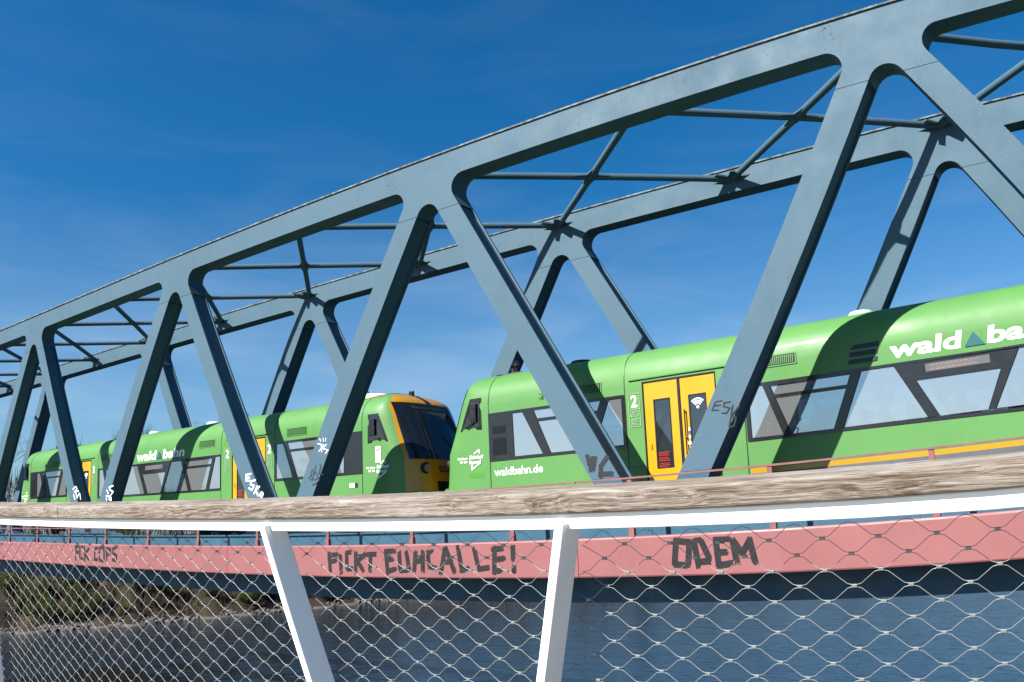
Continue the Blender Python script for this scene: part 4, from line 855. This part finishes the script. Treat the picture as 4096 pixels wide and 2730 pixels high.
# ------------------------------------------------------------------ passengers (continuous bodies)
def person(loc, label, shirt, hair, standing=False, shades=False):
    loc = lens_warp([loc])[0]
    r = thing('person', label, 'person', tuple(loc), None)
    me = bpy.data.meshes.new('body'); 
    if standing: J = [((0, 0, .95), .16), ((0, 0, 1.2), .16), ((0, 0, 1.42), .17), ((0, 0, 1.52), .06), ((0, 0, 1.6), .075), ((0, -.02, 1.70), .10), ((0, 0, 1.80), .07), ((.2, 0, 1.4), .07), ((.26, 0, 1.12), .05), ((.24, -.15, .95), .04), ((-.2, 0, 1.4), .07), ((-.26, 0, 1.12), .05), ((-.24, -.1, .92), .04), ((.1, 0, .85), .11), ((.1, 0, .45), .07), ((.1, 0, .06), .05), ((.1, -.16, .03), .04), ((-.1, 0, .85), .11), ((-.1, 0, .45), .07), ((-.1, 0, .06), .05), ((-.1, -.16, .03), .04)]
    else: J = [((0, 0, .12), .16), ((0, 0, .32), .15), ((0, 0, .52), .17), ((0, 0, .63), .06), ((.01, 0, .70), .075), ((.03, 0, .80), .10), ((0, 0, .90), .07), ((0, .2, .5), .07), ((.05, .25, .25), .05), ((.28, .18, .15), .04), ((0, -.2, .5), .07), ((.05, -.25, .25), .05), ((.28, -.18, .15), .04), ((.1, .1, .1), .11), ((.45, .11, .12), .08), ((.47, .11, -.30), .05), ((.58, .11, -.33), .04), ((.1, -.1, .1), .11), ((.45, -.11, .12), .08), ((.47, -.11, -.30), .05), ((.58, -.11, -.33), .04)]
    E = [(0, 1), (1, 2), (2, 3), (3, 4), (4, 5), (5, 6), (2, 7), (7, 8), (8, 9), (2, 10), (10, 11), (11, 12), (0, 13), (13, 14), (14, 15), (15, 16), (0, 17), (17, 18), (18, 19), (19, 20)]
    me.from_pydata([j[0] for j in J], E, [])
    o = bpy.data.objects.new('body', me); COL.objects.link(o); o.parent = r
    o.modifiers.new('skin', 'SKIN')
    for i, j in enumerate(J): me.skin_vertices[0].data[i].radius = (j[1], j[1]); me.skin_vertices[0].data[i].use_root = (i == 0)
    sb = o.modifiers.new('smooth', 'SUBSURF'); sb.levels = 1; sb.render_levels = 1
    dg = bpy.context.evaluated_depsgraph_get(); dg.update(); m2 = bpy.data.meshes.new_from_object(o.evaluated_get(dg)); o.modifiers.clear(); o.data = m2
    zt = 1.50 if standing else .61
    m2.materials.clear(); m2.materials.append(M[shirt]); m2.materials.append(M['skin']); m2.materials.append(M['seat'])
    for p in m2.polygons: z = p.center.z; p.material_index = 1 if z > zt else (2 if z < zt - .55 else 0); p.use_smooth = True
    hc = (0, .02, 1.76) if standing else (-.02, 0, .86)
    mb = MB(straight); mb.loft([[(hc[0] + rr * math.cos(k * .524), hc[1] + rr * math.sin(k * .524), hc[2] + hh) for k in range(12)] for rr, hh in ((.085, -.10), (.112, -.02), (.105, .05), (.06, .105))])
    h = mb.build('hair', M[hair], None, parent=r, smooth=True)
    if shades:
        mb = MB(straight); mb.box(-.085, .085, -.13, -.10, 1.70, 1.745); mb.build('sunglasses', M['black'], None, parent=r)
    return r
M['shirt_white'] = paint('white_hoodie_cloth', (.72, .72, .70), .9, .05, 6); M['shirt_dark'] = paint('dark_jacket_cloth', (.05, .055, .07), .9, .1, 6); M['shirt_check'] = paint('grey_checked_cloth', (.3, .3, .28), .9, .5, 30); M['hair'] = paint('dark_hair', (.025, .018, .012), .7, .2, 20); M['hair2'] = paint('brown_hair', (.08, .05, .03), .7, .2, 20)
FL = .1 + .72
person((X1 + 3.25, T0 + .55, FL + .75), 'passenger in a white hoodie seated behind the first slanted window of the nearer railcar', 'shirt_white', 'hair2')
person((X1 + 4.25, T0 + .6, FL + .70), 'passenger in a pale top seated behind the second window of the nearer railcar', 'shirt_white', 'hair')
person((X1 + 7.62, T0 + .75, FL + .0), 'man with dark sunglasses standing behind the right door window of the nearer railcar', 'shirt_white', 'hair', True, True)
person((X1 + 9.45, T0 + .5, FL + .45), 'passenger in a grey checked shirt seated beside the doors of the nearer railcar', 'shirt_check', 'hair2')
person((X1 + 11.25, T0 + .6, FL + .45), 'dark-haired passenger seated under the striped logo in the nearer railcar', 'shirt_dark', 'hair')
person((X1 + 12.75, T0 + .6, FL + .45), 'passenger seated below the orange dotted display of the nearer railcar', 'shirt_dark', 'hair2')
person((X1 - LEN + 14.1, T0 + .6, FL + .45), 'passenger in dark clothes seated under the word on the side of the farther railcar', 'shirt_dark', 'hair')

# ------------------------------------------------------------------ footbridge railing in front
def rworld(u, v, n): return railing([(u, v, n)])[0]
rl = thing('footbridge_railing', 'white steel railing with a weathered wooden handrail and diamond wire net in the foreground', 'railing', tuple(rworld(-2, -1.2, 0)))
def rbox(mb, u0, u1, v0, v1, n0, n1, k=1):
    mb.loft([[(u0 + (u1 - u0) * i / k, a, b) for a, b in ((v0, n0), (v0, n1), (v1, n1), (v1, n0))] for i in range(k + 1)])
def rround(mb, u0, u1, v0, v1, n0, n1, k, r=.008):
    P = []
    for cx, cy, a0 in ((n1 - r, v0 + r, -90), (n1 - r, v1 - r, 0), (n0 + r, v1 - r, 90), (n0 + r, v0 + r, 180)):
        for q in range(4): a = math.radians(a0 + 30 * q); P.append((cy + r * math.sin(a), cx + r * math.cos(a)))
    mb.loft([[(u0 + (u1 - u0) * i / k, a, b) for a, b in P] for i in range(k + 1)])
JW = -4.235
for a, b in ((-9.5, JW - .003), (JW + .003, 2.6)):
    mb = MB(railing); rround(mb, a, b, .0297, .0875, -.105, .03, 26); mb.build('handrail_plank', M['wood'], rl)
for a, b, dv in ((-9.5, -4.212, .002), (-4.21, 2.6, 0)):
    mb = MB(railing); rround(mb, a, b, -.0148, .0285, -.09, -.028, 26, .004); mb.build('steel_bar', M['white'], rl)
def post(u_top, slope, name='post'):
    mb = MB(railing); L = []
    for i in range(9):
        v = .004 - 1.34 * i / 8; u = u_top + slope * (-.019 - v)
        L.append([(u - .029, v, -.115), (u, v, -.115), (u, v, -.02), (u - .029, v, -.02)])
    mb.loft(L); 
    mb.loft([[(u_top - .029 + .006 * (s > 0), .0041 + .012 * s, -.115 + .01 * s), (u_top - .006 * (s > 0), .0041 + .012 * s, -.115 + .01 * s), (u_top, .0041 + .006 * s, -.091), (u_top - .029, .0041 + .006 * s, -.091)] for s in (0, 1)])
    return mb.build(name, M['white'], rl, bevel=.003)
tops = [(-2.583, .265), (-1.346, -.29), (-2.583 - 4.04, .265), (-1.346 - 4.04, -.29), (-2.583 + 4.04, .265)]
for u, s in tops: post(u, s)
# net: wires run lengthwise as waves, clamped by ferrules
def right_face(i, v): u, s = tops[i]; return u + s * (-.019 - v)
PV = .0774
def net(u_lo, u_hi, uk, vk, pu):
    wires = []; kn = []
    j0 = int((vk + .03) / (PV / 2))
    for m in range(-40, 12):
        v = vk + m * PV / 2 + PV / 4                       # centre line of a wire between two knot rows
        if v > -.045 or v < -1.28: continue
        pts = []
        lo, hi = u_lo(v), u_hi(v); n0 = math.ceil((lo - uk) / (pu / 2)); n1 = math.floor((hi - uk) / (pu / 2))
        us = [lo] + [uk + pu / 2 * (n0 + (n1 - n0) * q / max(1, (n1 - n0) * 4)) for q in range((n1 - n0) * 4 + 1)] + [hi]
        for u in us:
            ph = (u - uk) / (pu / 2) * math.pi; w = math.cos(ph) * (1 if m % 2 == 0 else -1); w = math.copysign(abs(w) ** .8, w)
            pts.append((u, v - w * (PV / 4 - .0012), .0))
        wires.append(pts)
    for m in range(-40, 12):
        v = vk + m * PV / 2
        if v > -.05 or v < -1.26: continue
        off = 0 if m % 2 == 0 else pu / 2
        for q in range(math.ceil((u_lo(v) + .015 - uk - off) / pu), math.floor((u_hi(v) - .015 - uk - off) / pu) + 1): kn.append((uk + off + q * pu, v))
    return wires, kn
def wire_mesh(pts):
    mb = MB(railing); mb.tube(pts, .00095, 5); return mb
knots = []
W_ALL = []
for a, b, uk, vk, pu in ((lambda v: right_face(3, v) + .004, lambda v: right_face(0, v) - .036, -3.14, -.2335, .1385), (lambda v: right_face(0, v) + .006, lambda v: right_face(1, v) - .036, -1.3635, -.074, .1358), (lambda v: right_face(1, v) + .006, lambda v: right_face(4, v) - .036, -1.3635, -.074, .1358), (lambda v: right_face(2, v) + .006, lambda v: right_face(3, v) - .036, -3.14, -.2335, .1385)):
    w, k = net(a, b, uk, vk, pu)
    for pts in w: wire_mesh(pts).build('wire', M['galv'], rl, smooth=True, fix=False)
    knots += k
knots.sort(key=lambda p: abs(p[0] + .6) + .3 * abs(p[1]))
knots = [k for k in knots if -6.2 < k[0] < 1.2]
def ferrule(mb, u, v): rround(mb, u - .0062, u + .0062, v - .0042, v + .0042, -.003, .003, 1, .0016)
rest = MB(railing)
for i, (u, v) in enumerate(knots):
    if i < 300:
        mb = MB(railing); ferrule(mb, u, v); mb.build('ferrule', M['ferrule'], rl, fix=False)
    else: ferrule(rest, u, v)
tag(rest.build('ferrule_row', M['ferrule'], rl, fix=False), kind='stuff')
